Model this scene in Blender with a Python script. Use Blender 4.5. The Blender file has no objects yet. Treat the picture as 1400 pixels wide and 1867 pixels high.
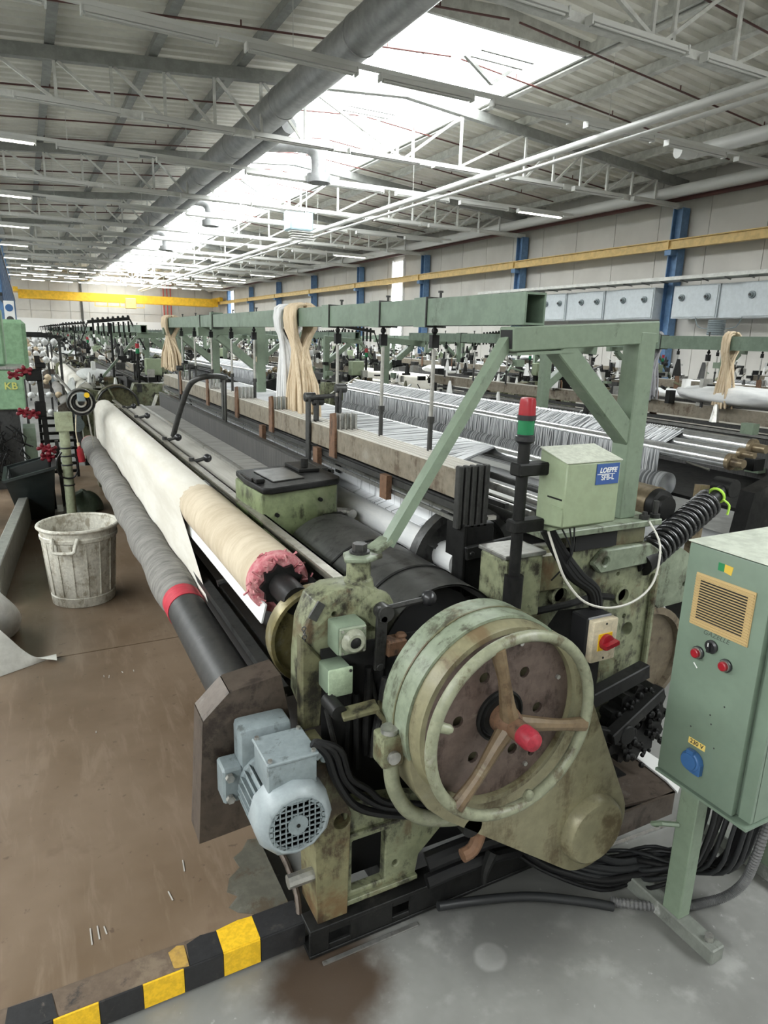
import bpy, bmesh, math, random
from mathutils import Vector, Matrix, geometry
random.seed(7)
SC = bpy.context.scene
COL = SC.collection
PI = math.pi

# ---------------------------------------------------------------- camera
cam_d = bpy.data.cameras.new('camera'); cam = bpy.data.objects.new('camera', cam_d); COL.objects.link(cam)
cam_d.sensor_fit = 'VERTICAL'; cam_d.sensor_height = 36.0; cam_d.lens = 23.593
cam_d.clip_start = 0.05; cam_d.clip_end = 300
_r = Vector((0.88722611, -0.46047387, 0.02817181)); _u = Vector((0.09075584, 0.23408588, 0.96797065)); _b = Vector((-0.45231981, -0.85625208, 0.2494778))
cam.matrix_world = Matrix(((_r.x, _u.x, _b.x, 0), (_r.y, _u.y, _b.y, 0), (_r.z, _u.z, _b.z, 1.75), (0, 0, 0, 1)))
SC.camera = cam

# ---------------------------------------------------------------- world (bright overcast sky seen through the rooflights)
w = bpy.data.worlds.new('overcast_sky'); SC.world = w; w.use_nodes = True
_bg = w.node_tree.nodes['Background']; _bg.inputs[0].default_value = (1.0, 1.0, 0.985, 1); _bg.inputs[1].default_value = 16.0
OX0_, OX1_ = 5.4, 8.7
def portal(x0, x1, y0, y1, z):
    d = bpy.data.lights.new('rooflight_portal', 'AREA'); d.shape = 'RECTANGLE'; d.size = x1 - x0; d.size_y = y1 - y0
    d.cycles.is_portal = True
    o = bpy.data.objects.new('rooflight_portal', d); COL.objects.link(o); o.location = ((x0 + x1) / 2, (y0 + y1) / 2, z)
portal(OX0_, OX1_, 9.85, 60.6, 6.5); portal(OX0_, OX1_, -11.2, 1.0, 6.5); portal(-10.0, -6.4, -11.2, 60.6, 6.45)
SC.view_settings.view_transform = 'Standard'; SC.view_settings.look = 'None'
SC.view_settings.gamma = 1.0; SC.view_settings.use_curve_mapping = False
SC.view_settings.exposure = 0.30
SC.cycles.use_denoising = True
SC.cycles.max_bounces = 7; SC.cycles.diffuse_bounces = 4; SC.cycles.transparent_max_bounces = 12
SC.cycles.sample_clamp_indirect = 6.0
SC.cycles.caustics_reflective = False; SC.cycles.caustics_refractive = False

# ---------------------------------------------------------------- mesh helpers
class M:
    def __init__(s): s.v = []; s.f = []; s.mi = []; s.cur = 0
    def add(s, vs, fs):
        b = len(s.v); s.v += [Vector(p) for p in vs]
        for f in fs: s.f.append(tuple(i + b for i in f)); s.mi.append(s.cur)
        return s
    def box(s, x0, x1, y0, y1, z0, z1, m=None):
        vs = [Vector(p) for p in ((x0,y0,z0),(x1,y0,z0),(x1,y1,z0),(x0,y1,z0),(x0,y0,z1),(x1,y0,z1),(x1,y1,z1),(x0,y1,z1))]
        if m is not None: vs = [m @ p for p in vs]
        return s.add(vs, [(3,2,1,0),(4,5,6,7),(0,1,5,4),(1,2,6,5),(2,3,7,6),(3,0,4,7)])
    def cbox(s, c, sz, rot=None):
        m = Matrix.Translation(c) @ (rot.to_4x4() if rot is not None else Matrix.Identity(4))
        a, b, d = sz[0]/2, sz[1]/2, sz[2]/2
        return s.box(-a, a, -b, b, -d, d, m)
    def bar(s, p0, p1, w, h, up=(0,0,1)):
        p0, p1 = Vector(p0), Vector(p1); d = (p1 - p0); L = d.length; d.normalize()
        u = Vector(up)
        if abs(d.dot(u)) > 0.98: u = Vector((1,0,0))
        sd = d.cross(u).normalized(); u = sd.cross(d).normalized()
        m = Matrix(((d.x, sd.x, u.x, p0.x), (d.y, sd.y, u.y, p0.y), (d.z, sd.z, u.z, p0.z), (0,0,0,1)))
        return s.box(0, L, -w/2, w/2, -h/2, h/2, m)
    def lathe(s, o, d, prof, n=20, a0=0.0, a1=2*PI, caps=True):
        """prof = [(dist along d, radius)], around axis through o"""
        o, d = Vector(o), Vector(d).normalized()
        t = Vector((0,0,1)) if abs(d.z) < 0.9 else Vector((1,0,0))
        e1 = d.cross(t).normalized(); e2 = d.cross(e1)
        full = abs(a1 - a0 - 2*PI) < 1e-6; k = n if full else n + 1
        vs, fs = [], []
        for (h, r) in prof:
            for i in range(k):
                a = a0 + (a1 - a0) * i / n
                vs.append(o + d*h + (e1*math.cos(a) + e2*math.sin(a)) * max(r, 1e-5))
        for j in range(len(prof) - 1):
            for i in range(n):
                i2 = (i + 1) % k
                fs.append((j*k+i, j*k+i2, (j+1)*k+i2, (j+1)*k+i))
        if caps and full:
            if prof[0][1] > 1e-4: fs.append(tuple(reversed(range(k))))
            if prof[-1][1] > 1e-4: fs.append(tuple((len(prof)-1)*k + i for i in range(k)))
        return s.add(vs, fs)
    def cyl(s, p0, p1, r, r1=None, n=16):
        p0, p1 = Vector(p0), Vector(p1); L = (p1-p0).length
        return s.lathe(p0, p1-p0, [(0, r), (L, r if r1 is None else r1)], n)
    def sphere(s, c, r, n=12, sc=(1,1,1)):
        b = len(s.v); s.lathe((0,0,0), (0,0,1), [(-math.cos(PI*i/8)*r, math.sin(PI*i/8)*r) for i in range(9)], n, caps=False)
        for i in range(b, len(s.v)): p = s.v[i]; s.v[i] = Vector((p.x*sc[0]+c[0], p.y*sc[1]+c[1], p.z*sc[2]+c[2]))
        return s
    def tube(s, pts, r, n=8, caps=True, smooth=0):
        pts = [Vector(p) for p in pts]
        if smooth:
            if isinstance(r, (list, tuple)): r = [x.x for x in crom([Vector((q, 0, 0)) for q in r], smooth)]
            pts = crom(pts, smooth)
        k = len(pts); prev = None; vs, fs = [], []
        for i, p in enumerate(pts):
            t = (pts[min(i+1,k-1)] - pts[max(i-1,0)]).normalized()
            if prev is None:
                a = Vector((0,0,1)) if abs(t.z) < .9 else Vector((1,0,0)); e = t.cross(a).normalized()
            else: e = (prev - t*prev.dot(t)).normalized()
            prev = e; e2 = t.cross(e); rr = r[i] if isinstance(r, (list, tuple)) else r
            for q in range(n):
                an = 2*PI*q/n; vs.append(p + (e*math.cos(an) + e2*math.sin(an))*rr)
        for i in range(k-1):
            for q in range(n): q2 = (q+1) % n; fs.append((i*n+q, i*n+q2, (i+1)*n+q2, (i+1)*n+q))
        if caps: fs.append(tuple(reversed(range(n)))); fs.append(tuple((k-1)*n+q for q in range(n)))
        return s.add(vs, fs)
    def plate(s, outline, holes=(), axis='y', a=0, b=1):
        """extruded polygon with holes; outline in (x,z) for axis y, (x,y) for z, (y,z) for x"""
        loops = [list(outline)] + [list(h) for h in holes]
        def P(u, v, t): return (u, t, v) if axis == 'y' else ((u, v, t) if axis == 'z' else (t, u, v))
        flat = [p for l in loops for p in l]; n = len(flat)
        tri = geometry.tessellate_polygon([[Vector((p[0], p[1], 0)) for p in l] for l in loops])
        vs = [P(p[0], p[1], a) for p in flat] + [P(p[0], p[1], b) for p in flat]
        fs = []
        for t in tri: fs.append(tuple(t)); fs.append(tuple(n + i for i in reversed(t)))
        st = 0
        for l in loops:
            k = len(l)
            for i in range(k): j = (i+1) % k; fs.append((st+i, st+j, n+st+j, n+st+i))
            st += k
        return s.add(vs, fs)
    def grid(s, fn, nu, nv):
        vs = [fn(i/nu, j/nv) for i in range(nu+1) for j in range(nv+1)]
        return s.add(vs, [(i*(nv+1)+j, (i+1)*(nv+1)+j, (i+1)*(nv+1)+j+1, i*(nv+1)+j+1) for i in range(nu) for j in range(nv)])
    def torus(s, c, d, R, r, n=36, k=10):
        d = Vector(d).normalized(); t = Vector((0,0,1)) if abs(d.z) < .9 else Vector((1,0,0)); e1 = d.cross(t).normalized(); e2 = d.cross(e1); c = Vector(c)
        vs, fs = [], []
        for i in range(n):
            a = 2*PI*i/n; q = e1*math.cos(a)+e2*math.sin(a)
            for j in range(k): b = 2*PI*j/k; vs.append(c + q*(R + r*math.cos(b)) + d*(r*math.sin(b)))
        for i in range(n):
            for j in range(k): i2=(i+1)%n; j2=(j+1)%k; fs.append((i*k+j, i2*k+j, i2*k+j2, i*k+j2))
        return s.add(vs, fs)

def crom(p, k):
    out = []
    for i in range(len(p)-1):
        a, b, c, d = p[max(i-1,0)], p[i], p[i+1], p[min(i+2,len(p)-1)]
        for j in range(k):
            t = j/k; out.append(0.5*((2*b) + (c-a)*t + (2*a-5*b+4*c-d)*t*t + (3*b-a-3*c+d)*t**3))
    out.append(p[-1]); return out
def circ(cx, cy, r, n=16): return [(cx + r*math.cos(2*PI*i/n), cy + r*math.sin(2*PI*i/n)) for i in range(n)]
def rect(x0, x1, y0, y1): return [(x0,y0),(x1,y0),(x1,y1),(x0,y1)]

ROOT = {}
def root_of(o):
    while o.parent: o = o.parent
    return o
def finish(me, sharp=35, bevel=0.0, seg=1, normals=True):
    bm = bmesh.new(); bm.from_mesh(me)
    if normals: bmesh.ops.recalc_face_normals(bm, faces=bm.faces)
    if bevel:
        es = [e for e in bm.edges if len(e.link_faces) == 2 and e.calc_face_angle(0) > 0.6]
        bmesh.ops.bevel(bm, geom=es, offset=bevel, segments=seg, affect='EDGES', profile=0.5, clamp_overlap=True)
    bm.to_mesh(me); bm.free(); me.shade_smooth(); me.set_sharp_from_angle(angle=math.radians(sharp))
def link(name, m, mat, parent=None, org=None, bevel=0.0, sharp=35, seg=1, normals=True):
    me = bpy.data.meshes.new(name)
    if parent is not None:
        rt = root_of(parent); off = Vector(rt.location)
    else:
        if org is None:
            xs = [p.x for p in m.v]; ys = [p.y for p in m.v]; zs = [p.z for p in m.v]
            org = ((min(xs)+max(xs))/2, (min(ys)+max(ys))/2, min(zs))
        off = Vector(org)
    me.from_pydata([tuple(p - off) for p in m.v], [], m.f)
    mats = mat if isinstance(mat, (list, tuple)) else [mat]
    for x in mats: me.materials.append(x)
    if len(mats) > 1: me.polygons.foreach_set('material_index', m.mi)
    finish(me, sharp, bevel, seg, normals)
    o = bpy.data.objects.new(name, me); COL.objects.link(o)
    if parent is not None: o.parent = parent
    else: o.location = off
    return o
def part(name, m, mat, parent, **k):
    lab = k.pop('label', None); kind = k.pop('kind', None)
    o = link(name, m, mat, parent, **k)
    if lab: o['label'] = lab
    if kind: o['kind'] = kind
    return o
def thing(name, label, cat, loc=(0,0,0), group=None):
    o = bpy.data.objects.new(name, None); COL.objects.link(o); o.location = loc; o.empty_display_size = .1
    o['label'] = label; o['category'] = cat
    if group: o['group'] = group
    return o
def single(name, m, mat, label, cat, group=None, **k):
    kind = k.pop('kind', None)
    o = link(name, m, mat, None, **k); o['label'] = label; o['category'] = cat
    if group: o['group'] = group
    if kind: o['kind'] = kind
    return o
def struct(name, m, mat, **k):
    o = link(name, m, mat, None, **k); o['kind'] = 'structure'; return o
def dup(o, loc=None, parent=None, label=None, group=None):
    c = o.copy(); COL.objects.link(c)
    if parent is not None: c.parent = parent
    if loc is not None: c.location = loc
    if label: c['label'] = label
    if group: c['group'] = group
    for ch in list(o.children): dup(ch, parent=c)
    return c
ORL = ['first', 'second', 'third', 'fourth', 'fifth', 'sixth', 'seventh', 'eighth', 'ninth', 'tenth', 'eleventh', 'twelfth', 'thirteenth']
ORD = ['nearest', 'second', 'third', 'fourth', 'fifth', 'sixth', 'seventh', 'eighth', 'ninth', 'tenth', 'eleventh', 'twelfth']

# ---------------------------------------------------------------- materials
def mat(name, base, rough=.5, metal=0.0, spec=.5):
    m = bpy.data.materials.new(name); m.use_nodes = True
    b = m.node_tree.nodes['Principled BSDF']
    b.inputs['Base Color'].default_value = (*base, 1); b.inputs['Roughness'].default_value = rough; b.inputs['Metallic'].default_value = metal
    b.inputs['Specular IOR Level'].default_value = spec
    return m
class N:
    def __init__(s, m): s.t = m.node_tree; s.b = s.t.nodes['Principled BSDF']; s.co = None
    def n(s, typ, **k):
        x = s.t.nodes.new(typ)
        for a, v in k.items(): setattr(x, a, v)
        return x
    def l(s, a, b): s.t.links.new(a, b)
    def coord(s, kind='Object', scale=(1,1,1)):
        c = s.n('ShaderNodeTexCoord'); mp = s.n('ShaderNodeMapping'); mp.inputs['Scale'].default_value = scale
        s.l(c.outputs[kind], mp.inputs['Vector']); return mp.outputs['Vector']
    def noise(s, vec, scale, detail=4, rough=.6, dist=0.0):
        x = s.n('ShaderNodeTexNoise'); x.inputs['Scale'].default_value = scale; x.inputs['Detail'].default_value = detail
        x.inputs['Roughness'].default_value = rough; x.inputs['Distortion'].default_value = dist; s.l(vec, x.inputs['Vector']); return x.outputs['Fac']
    def ramp(s, fac, a, b, inv=False):
        x = s.n('ShaderNodeMapRange'); x.interpolation_type = 'SMOOTHSTEP'; x.inputs['From Min'].default_value = a; x.inputs['From Max'].default_value = b
        if inv: x.inputs['To Min'].default_value = 1; x.inputs['To Max'].default_value = 0
        s.l(fac, x.inputs['Value']); return x.outputs['Result']
    def math(s, op, a, b=None):
        x = s.n('ShaderNodeMath', operation=op)
        for i, q in enumerate((a, b)):
            if q is None: continue
            if isinstance(q, (int, float)): x.inputs[i].default_value = q
            else: s.l(q, x.inputs[i])
        return x.outputs[0]
    def mix(s, fac, a, b):
        x = s.n('ShaderNodeMix', data_type='RGBA')
        for sock, q in ((x.inputs[0], fac), (x.inputs[6], a), (x.inputs[7], b)):
            if isinstance(q, (int, float)): sock.default_value = q
            elif isinstance(q, tuple): sock.default_value = (*q, 1)
            else: s.l(q, sock)
        return x.outputs[2]
    def color(s, c): s.l(c, s.b.inputs['Base Color'])
    def rough(s, r): s.l(r, s.b.inputs['Roughness'])
    def bump(s, h, strength=.2, dist=.01):
        x = s.n('ShaderNodeBump'); x.inputs['Strength'].default_value = strength; x.inputs['Distance'].default_value = dist
        s.l(h, x.inputs['Height']); s.l(x.outputs['Normal'], s.b.inputs['Normal'])
def worn(name, base, dirt, rust=None, amt=.5, ramt=.35, scale=9, rough=.5, metal=0.0, bump=.12, var=.12, spec=.4):
    """painted metal with grime patches and rust patches of their own shape"""
    m = mat(name, base, rough, metal, spec); q = N(m); v = q.coord()
    vk = q.coord(scale=(1, 1, .28)); n1 = q.math('ADD', q.math('MULTIPLY', q.noise(v, scale*1.5, 9, .72), .5), q.math('MULTIPLY', q.noise(vk, scale*1.3, 8, .7, .6), .5)); n2 = q.noise(v, scale*3.1, 4, .65); n3 = q.noise(v, scale*.45, 7, .7, .4)
    light = tuple(min(1, c*(1+var)) for c in base); dark = tuple(c*(1-var) for c in base)
    c = q.mix(q.ramp(n2, .35, .65), dark, light)
    c = q.mix(q.ramp(n1, .665-amt*.33, .72-amt*.22), c, dirt)
    if rust: c = q.mix(q.math('MULTIPLY', q.ramp(n3, .72-ramt*.42, .78-ramt*.30), .8), c, rust)
    q.color(c)
    q.rough(q.math('ADD', q.math('MULTIPLY', n1, .35), rough-.17))
    if bump: q.bump(n2, bump, .004)
    return m
GREEN = worn('light_green_paint', (.20,.235,.168), (.055,.053,.033), (.125,.10,.058), .52, .32, 9, .42)
GREENB = worn('beam_green_paint', (.125,.172,.125), (.07,.092,.066), (.085,.105,.075), .42, .3, 5, .45)
FRAMEG = worn('frame_green_paint', (.165,.212,.153), (.105,.132,.093), (.21,.25,.188), .35, .2, 10, .4, var=.06)
OLIVE = worn('grimy_olive_paint', (.205,.22,.135), (.022,.019,.013), (.105,.068,.034), .58, .42, 9, .42)
OLIVED = worn('oily_dark_olive', (.13,.125,.07), (.02,.018,.013), (.09,.055,.028), .6, .45, 8, .38)
CABG = worn('cabinet_green_enamel', (.155,.207,.158), (.135,.18,.137), None, .3, 0, 3, .38, bump=.02, var=.05)
BOXG = worn('sensor_box_green', (.265,.315,.205), (.21,.24,.155), None, .3, 0, 9, .4, bump=.02, var=.05)
GREYP = worn('grey_blue_machine_paint', (.195,.23,.24), (.085,.098,.10), None, .4, 0, 14, .4, var=.08)
RUSTY = worn('rusted_steel_plate', (.085,.066,.052), (.035,.026,.021), (.17,.15,.13), .5, .3, 8, .48, .35)
RUSTB = worn('brown_rust', (.14,.075,.042), (.05,.03,.02), (.20,.125,.075), .5, .35, 16, .7)
BLACKM = worn('oily_black_metal', (.011,.011,.0105), (.005,.005,.005), (.03,.028,.025), .5, .3, 12, .5, 0, spec=.22)
DARKM = worn('dark_grey_steel', (.055,.055,.053), (.022,.022,.021), (.10,.085,.065), .45, .25, 14, .42, .4)
STEEL = worn('bare_steel', (.46,.455,.43), (.25,.235,.20), (.33,.25,.16), .4, .25, 12, .33, .85)
CHROME = worn('polished_roller_steel', (.62,.63,.63), (.45,.45,.45), None, .35, 0, 5, .22, .9, bump=0)
BRONZE = worn('brown_varnished_metal', (.19,.15,.095), (.08,.06,.04), None, .45, 0, 12, .35, .5)
DULL = worn('dull_tin_guard', (.085,.085,.08), (.035,.034,.032), (.13,.125,.118), .5, .35, 6, .42, .6)
HEALD = worn('weathered_heald_board', (.185,.16,.12), (.085,.062,.04), (.27,.25,.205), .5, .4, 9, .55)
HEALDT = mat('pale_board_edge', (.50,.48,.43), .5)
RUBBER = mat('black_rubber', (.008,.008,.0085), .45, 0, .3)
CABLEG = mat('grey_black_cable', (.018,.019,.02), .45, 0, .35)
PLASTB = mat('black_plastic', (.018,.018,.02), .3)
REDP = mat('red_plastic', (.28,.012,.02), .3)
REDD = worn('red_rubber_cap', (.29,.022,.036), (.17,.016,.022), None, .35, 0, 30, .45)
YEL = mat('yellow_paint', (.80,.50,.015), .45)
WHITE = mat('white_paint', (.72,.72,.70), .45)
GLASSG = mat('green_lamp_glass', (.01,.16,.06), .12)
BLUEP = mat('blue_plastic', (.035,.11,.27), .4)
CREAM = worn('cream_plastic', (.62,.54,.39), (.42,.33,.2), None, .3, 0, 20, .4, bump=0)
TAN = mat('yellowed_vent_plastic', (.47,.34,.16), .5)
SHADE = mat('interior_shade_black', (.008,.008,.008), .8)  # near-black that stands in for shade inside openings
def fabric(name, c1, c2, sc=(60,60,60), rough=.9, bump=.3):
    m = mat(name, c1, rough, 0, .2); q = N(m); v = q.coord(scale=sc); n = q.noise(v, 1, 4, .7); v2 = q.coord(); n2 = q.noise(v2, 3.2, 4, .6)
    c = q.mix(q.ramp(n, .3, .7), c1, c2); q.color(q.mix(q.math('MULTIPLY', q.ramp(n2, .42, .7), .35), c, c2)); q.bump(n, bump, .003); return m
WCLOTH = fabric('white_cloth', (.70,.68,.62), (.60,.57,.50), (9,2,9), .85, .1)
WFELT = fabric('white_felt_wrap', (.70,.70,.69), (.60,.61,.61), (30,8,30))
BEIGE = fabric('beige_felt_wrap', (.60,.52,.40), (.46,.385,.28), (6,14,6), .95, .25)
PINK = fabric('pink_selvedge', (.60,.34,.33), (.46,.12,.15), (50,70,50), .95, 1.0)
GFELT = fabric('grey_felt_wrap', (.255,.248,.23), (.135,.13,.122), (9,30,9), .95, .7)
GCLOTH = fabric('grey_woven_cloth', (.50,.485,.44), (.43,.415,.375), (90,3,90), .85, .2)
GCLOTH2 = fabric('ribbed_grey_cloth', (.38,.37,.345), (.22,.215,.20), (4,40,4), .85, .5)
YARNB = fabric('beige_yarn', (.66,.55,.40), (.50,.39,.26), (70,70,12), .95, .5)
YARNW = fabric('white_yarn', (.72,.72,.71), (.58,.58,.58), (70,70,12), .95, .5)
THREAD = mat('white_thread', (.64,.65,.66), .7)
GAPSHADE = mat('warp_gap_shade', (.13,.135,.14), .7)
def striped(name, a, b, freq, thr=.42):
    m = mat(name, a, .75); q = N(m); v = q.coord(scale=(2.0, freq, 2.0)); n = q.noise(v, 1, 3, .7)
    q.color(q.mix(q.ramp(n, thr-.05, thr+.05), b, a)); return m
WARP = striped('white_warp_yarn_sheet', (.74,.75,.76), (.20,.21,.22), 34, .40)
WARPG = striped('grey_warp_yarn_sheet', (.40,.41,.42), (.10,.105,.11), 60, .50)
REEDM = striped('dark_reed_wires', (.075,.072,.068), (.035,.034,.033), 220, .5)
# ================================================================ THE HALL
def zroof(x):
    if x >= -.6: return 6.70 - .085*abs(x - 7.0)
    return 6.70 - .085*abs(x + 8.2)
XW = 15.0; YB = -12.0; YF = 63.0; OX0, OX1, OY = 5.4, 8.7, 9.85
# --- floor
m = mat('worn_concrete_floor', (.3,.3,.29), .42); q = N(m); v = q.coord()
n1 = q.noise(v, .9, 6, .65); n2 = q.noise(v, 7, 5, .6); n3 = q.noise(v, 38, 3, .6)
c = q.mix(q.ramp(n1, .32, .68), (.15,.15,.14), (.25,.25,.236)); c = q.mix(q.math('MULTIPLY', q.ramp(n2, .52, .72), .5), c, (.34,.34,.322))
c = q.mix(q.math('MULTIPLY', q.ramp(n3, .66, .74), .5), c, (.42,.42,.40))
def spot(x, y, r, soft, amp):   # round patch with a ragged edge
    sx = q.n('ShaderNodeVectorMath', operation='DISTANCE'); q.l(v, sx.inputs[0]); sx.inputs[1].default_value = (x, y, 0)
    d = q.math('ADD', sx.outputs['Value'], q.math('MULTIPLY', q.math('SUBTRACT', n2, .5), amp)); return q.ramp(d, r-soft, r+soft, True)
c = q.mix(q.math('MULTIPLY', spot(.60, 1.38, .17, .07, .16), .92), c, (.045,.026,.014))  # brown oil stain
c = q.mix(q.math('MULTIPLY', spot(1.05, 1.24, .045, .008, .04), .45), c, (.5,.5,.48))
c = q.mix(q.math('MULTIPLY', spot(1.25, 1.45, .3, .12, .25), .6), c, (.07,.07,.066))  # broad darker patch of floor below the gear cover
q.color(c); q.rough(q.math('ADD', q.math('MULTIPLY', n2, .35), .22)); q.bump(n3, .05, .003)
FLOORM = m
fl = struct('floor', M().box(-16.5, XW+.2, YB, YF, -.12, 0), FLOORM, org=(0,0,0))
# --- walls
m = mat('cream_wall_panel', (.62,.60,.55), .6); q = N(m); v = q.coord(); n = q.noise(v, .8, 4, .6); q.color(q.mix(q.ramp(n,.35,.7), (.52,.50,.46), (.59,.57,.525))); WALLM = m
PANEL = mat('wall_joint', (.22,.21,.19), .7)
wr = struct('wall_right', M().box(XW+.28, XW+.5, YB, YF, 0, 6.05), WALLM, org=(XW+.4,0,0))
for k in range(38):       # cladding sheets of the right wall, proud of the wall with open joints between them
    y0 = 4.4 + k*1.55
    if y0 + 1.5 > YF: break
    if 27.0 < y0 + .7 < 29.2: continue
    part('wall_panel', M().box(XW+.25, XW+.29, y0, y0+1.535, .05, 6.02), WALLM, wr)
wb = struct('wall_back', M().box(-16.5, XW+.5, YF, YF+.2, 0, 6.9), WALLM, org=(0,YF,0))
for i in range(12):
    x0 = -2.2 + i*1.45
    for z0, z1 in ((.05, 2.0), (2.03, 3.2), (3.23, 4.6), (4.63, 6.3)): part('wall_panel', M().box(x0, x0+1.42, YF-.05, YF+.01, z0, z1), WALLM, wb)
part('wall_post', M().box(4.4, 4.55, YF-.2, YF-.04, 0, 6.3), DULL, wb)
LOWW = mat('white_lower_wall', (.75,.75,.74), .6)
part('white_dado', M().box(-2.2, 15.1, YF-.12, YF-.051, .3, 2.6), LOWW, wb)
struct('wall_left', M().box(-16.9, -16.5, YB, YF, 0, 6.2), WALLM)
struct('wall_front', M().box(-16.5, XW+.5, YB-.2, YB, 0, 6.9), WALLM)
BLUEC = worn('blue_column_paint', (.115,.21,.36), (.09,.165,.28), None, .3, 0, 3, .45)
COLY = [12.85, 19.15, 25.45, 31.7, 37.9, 44.1, 50.3, 56.5]
def hcol(x, y, parent, z1):
    g = M().box(x-.13, x+.13, y-.15, y-.125, 0, z1).box(x-.13, x+.13, y+.125, y+.15, 0, z1).box(x-.012, x+.012, y-.125, y+.125, 0, z1)
    part('steel_column', g, BLUEC, parent)
for y in [6.6, .35, -5.9] + COLY: hcol(XW+.05, y, wr, 5.15)
cr = None
LC = thing('column_row', 'row of blue steel columns along the left aisle', 'columns', (-.62, 0, 0))
LC['kind'] = 'structure'
for y in [6.6] + COLY: 
    g = M().box(-.75, -.49, y-.15, y-.125, 0, 6.0).box(-.75, -.49, y+.125, y+.15, 0, 6.0).box(-.632, -.608, y-.125, y+.125, 0, 6.0)
    part('steel_column', g, BLUEC, LC)
for k in range(30):      # blue cladding sheets hung between the columns of the left row, above the machines
    y0 = 19.4 + k*1.25
    part('cladding_sheet', M().box(-.37, -.345, y0, y0+1.2, 2.0, 3.62).box(-.345, -.325, y0+.3, y0+.6, 2.02, 3.60), BLUEC, LC)
part('cladding_rail', M().box(-.49, -.31, 19.3, 57, 3.622, 3.70).box(-.49, -.371, 19.3, 57, 2.5, 2.58), DULL, LC)
# tall window slots in the right wall, panes glow themselves in place of daylight
PANE = bpy.data.materials.new('frosted_pane'); PANE.use_nodes = True
_t = PANE.node_tree; _t.nodes.clear(); _o = _t.nodes.new('ShaderNodeOutputMaterial'); _a = _t.nodes.new('ShaderNodeBsdfTransparent'); _a.inputs[0].default_value = (.93,.95,.96,1)
_g = _t.nodes.new('ShaderNodeBsdfGlossy'); _g.inputs['Roughness'].default_value = .15; _mx = _t.nodes.new('ShaderNodeMixShader'); _mx.inputs[0].default_value = .06
_t.links.new(_a.outputs[0], _mx.inputs[1]); _t.links.new(_g.outputs[0], _mx.inputs[2]); _t.links.new(_mx.outputs[0], _o.inputs[0])
LITP = bpy.data.materials.new('glowing_window_pane'); LITP.use_nodes = True
_e = LITP.node_tree.nodes['Principled BSDF']; _e.inputs['Emission Color'].default_value = (.95,.98,1,1); _e.inputs['Emission Strength'].default_value = 3.0
for i, y in enumerate((28.1, 56.0)):
    wn = thing('window_%d' % (i+1), 'tall narrow bright window slot', 'window', (XW+.2, y, 0)); wn['kind'] = 'structure'
    for j in range(6):
        part('pane', M().box(XW+.20, XW+.23, y-.5, y+.5, .6+j*.76, .6+j*.76+.72), LITP, wn)
    part('window_frame', M().box(XW+.17, XW+.26, y-.58, y-.5, .5, 5.2).box(XW+.17, XW+.26, y+.5, y+.58, .5, 5.2), WHITE, wn)
# --- roof: trapezoidal metal decking, profile running across the hall
ROOFM = worn('galvanised_roof_deck', (.76,.74,.67), (.68,.66,.59), None, .4, 0, .6, .5, 0, bump=0, var=.06)
def deck(m, x0, x1, y0, y1, per=.28, dep=.06):
    n = int((y1-y0)/per); per = (y1-y0)/n; ys = []
    for i in range(n):
        b = y0 + i*per; ys += [(b, 0), (b+per*.38, 0), (b+per*.5, dep), (b+per*.88, dep)]
    ys.append((y1, 0)); vs = []
    xs = [x0, x1]
    for (y, d) in ys:
        for x in xs: vs.append((x, y, zroof(x) + d))
    fs = [(2*i, 2*i+1, 2*i+3, 2*i+2) for i in range(len(ys)-1)]
    m.add(vs, fs)
g = M()
for (x0, x1, y0, y1) in ((-.6, OX0, YB, YF), (OX1, XW+.5, YB, YF), (-6.4, -.6, YB, YF), (-16.6, -10.0, YB, YF)): deck(g, x0, x1, y0, y1)
for (x0, x1) in ((OX0, 7.0), (7.0, OX1)):
    deck(g, x0, x1, 1.0, OY); deck(g, x0, x1, YB, YB+.8); deck(g, x0, x1, 60.6, YF)
deck(g, -10.0, -8.2, 60.6, YF); deck(g, -8.2, -6.4, 60.6, YF); deck(g, -10.0, -8.2, YB, YB+.8); deck(g, -8.2, -6.4, YB, YB+.8)
ce = struct('ceiling', g, ROOFM, org=(0,0,0), normals=False, sharp=20)
# rooflight: panes and glazing bars
def rooflight(xa, xb, y0, y1, step):
    xr = (xa+xb)/2; zr = zroof(xr) + .28; n = int(round((y1-y0)/step)); st = (y1-y0)/n
    for k in range(n):
        a, b = y0+k*st+.03, y0+(k+1)*st-.03
        for (p, zp, r_, zr_) in ((xa, zroof(xa)+.1, xr, zr), (xr, zr, xb, zroof(xb)+.1)):
            part('rooflight_pane', M().add([(p,a,zp),(r_,a,zr_),(r_,b,zr_),(p,b,zp),(p,a,zp+.01),(r_,a,zr_+.01),(r_,b,zr_+.01),(p,b,zp+.01)], [(0,1,2,3),(7,6,5,4),(0,4,5,1),(1,5,6,2),(2,6,7,3),(3,7,4,0)]), PANE, ce)
    return n, st
STRUT = worn('pale_grey_steelwork', (.58,.58,.545), (.48,.48,.45), None, .35, 0, 2, .45, bump=0)
STRUTD = worn('darker_grey_steelwork', (.27,.275,.26), (.20,.205,.195), None, .35, 0, 2, .5, bump=0)  # darker copy of the steelwork, also used for the shaded left purlins
n, st = rooflight(OX0, OX1, OY, 60.6, 2.54)
rooflight(OX0, OX1, YB+.8, 1.0, 6.1); rooflight(-10.0, -6.4, YB+.8, 60.6, 7.2)  # unseen rooflights behind and to the left, put in and sized for light
g = M()
for k in range(n+1):
    y = OY + k*st
    if k % 1 == 0: g.bar((OX0, y, zroof(OX0)+.08), (7.05, y, zroof(7.05)+.26), .03, .05).bar((7.05, y, zroof(7.05)+.26), (OX1, y, zroof(OX1)+.08), .03, .05)
part('glazing_bars', g, STRUT, ce)
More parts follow.
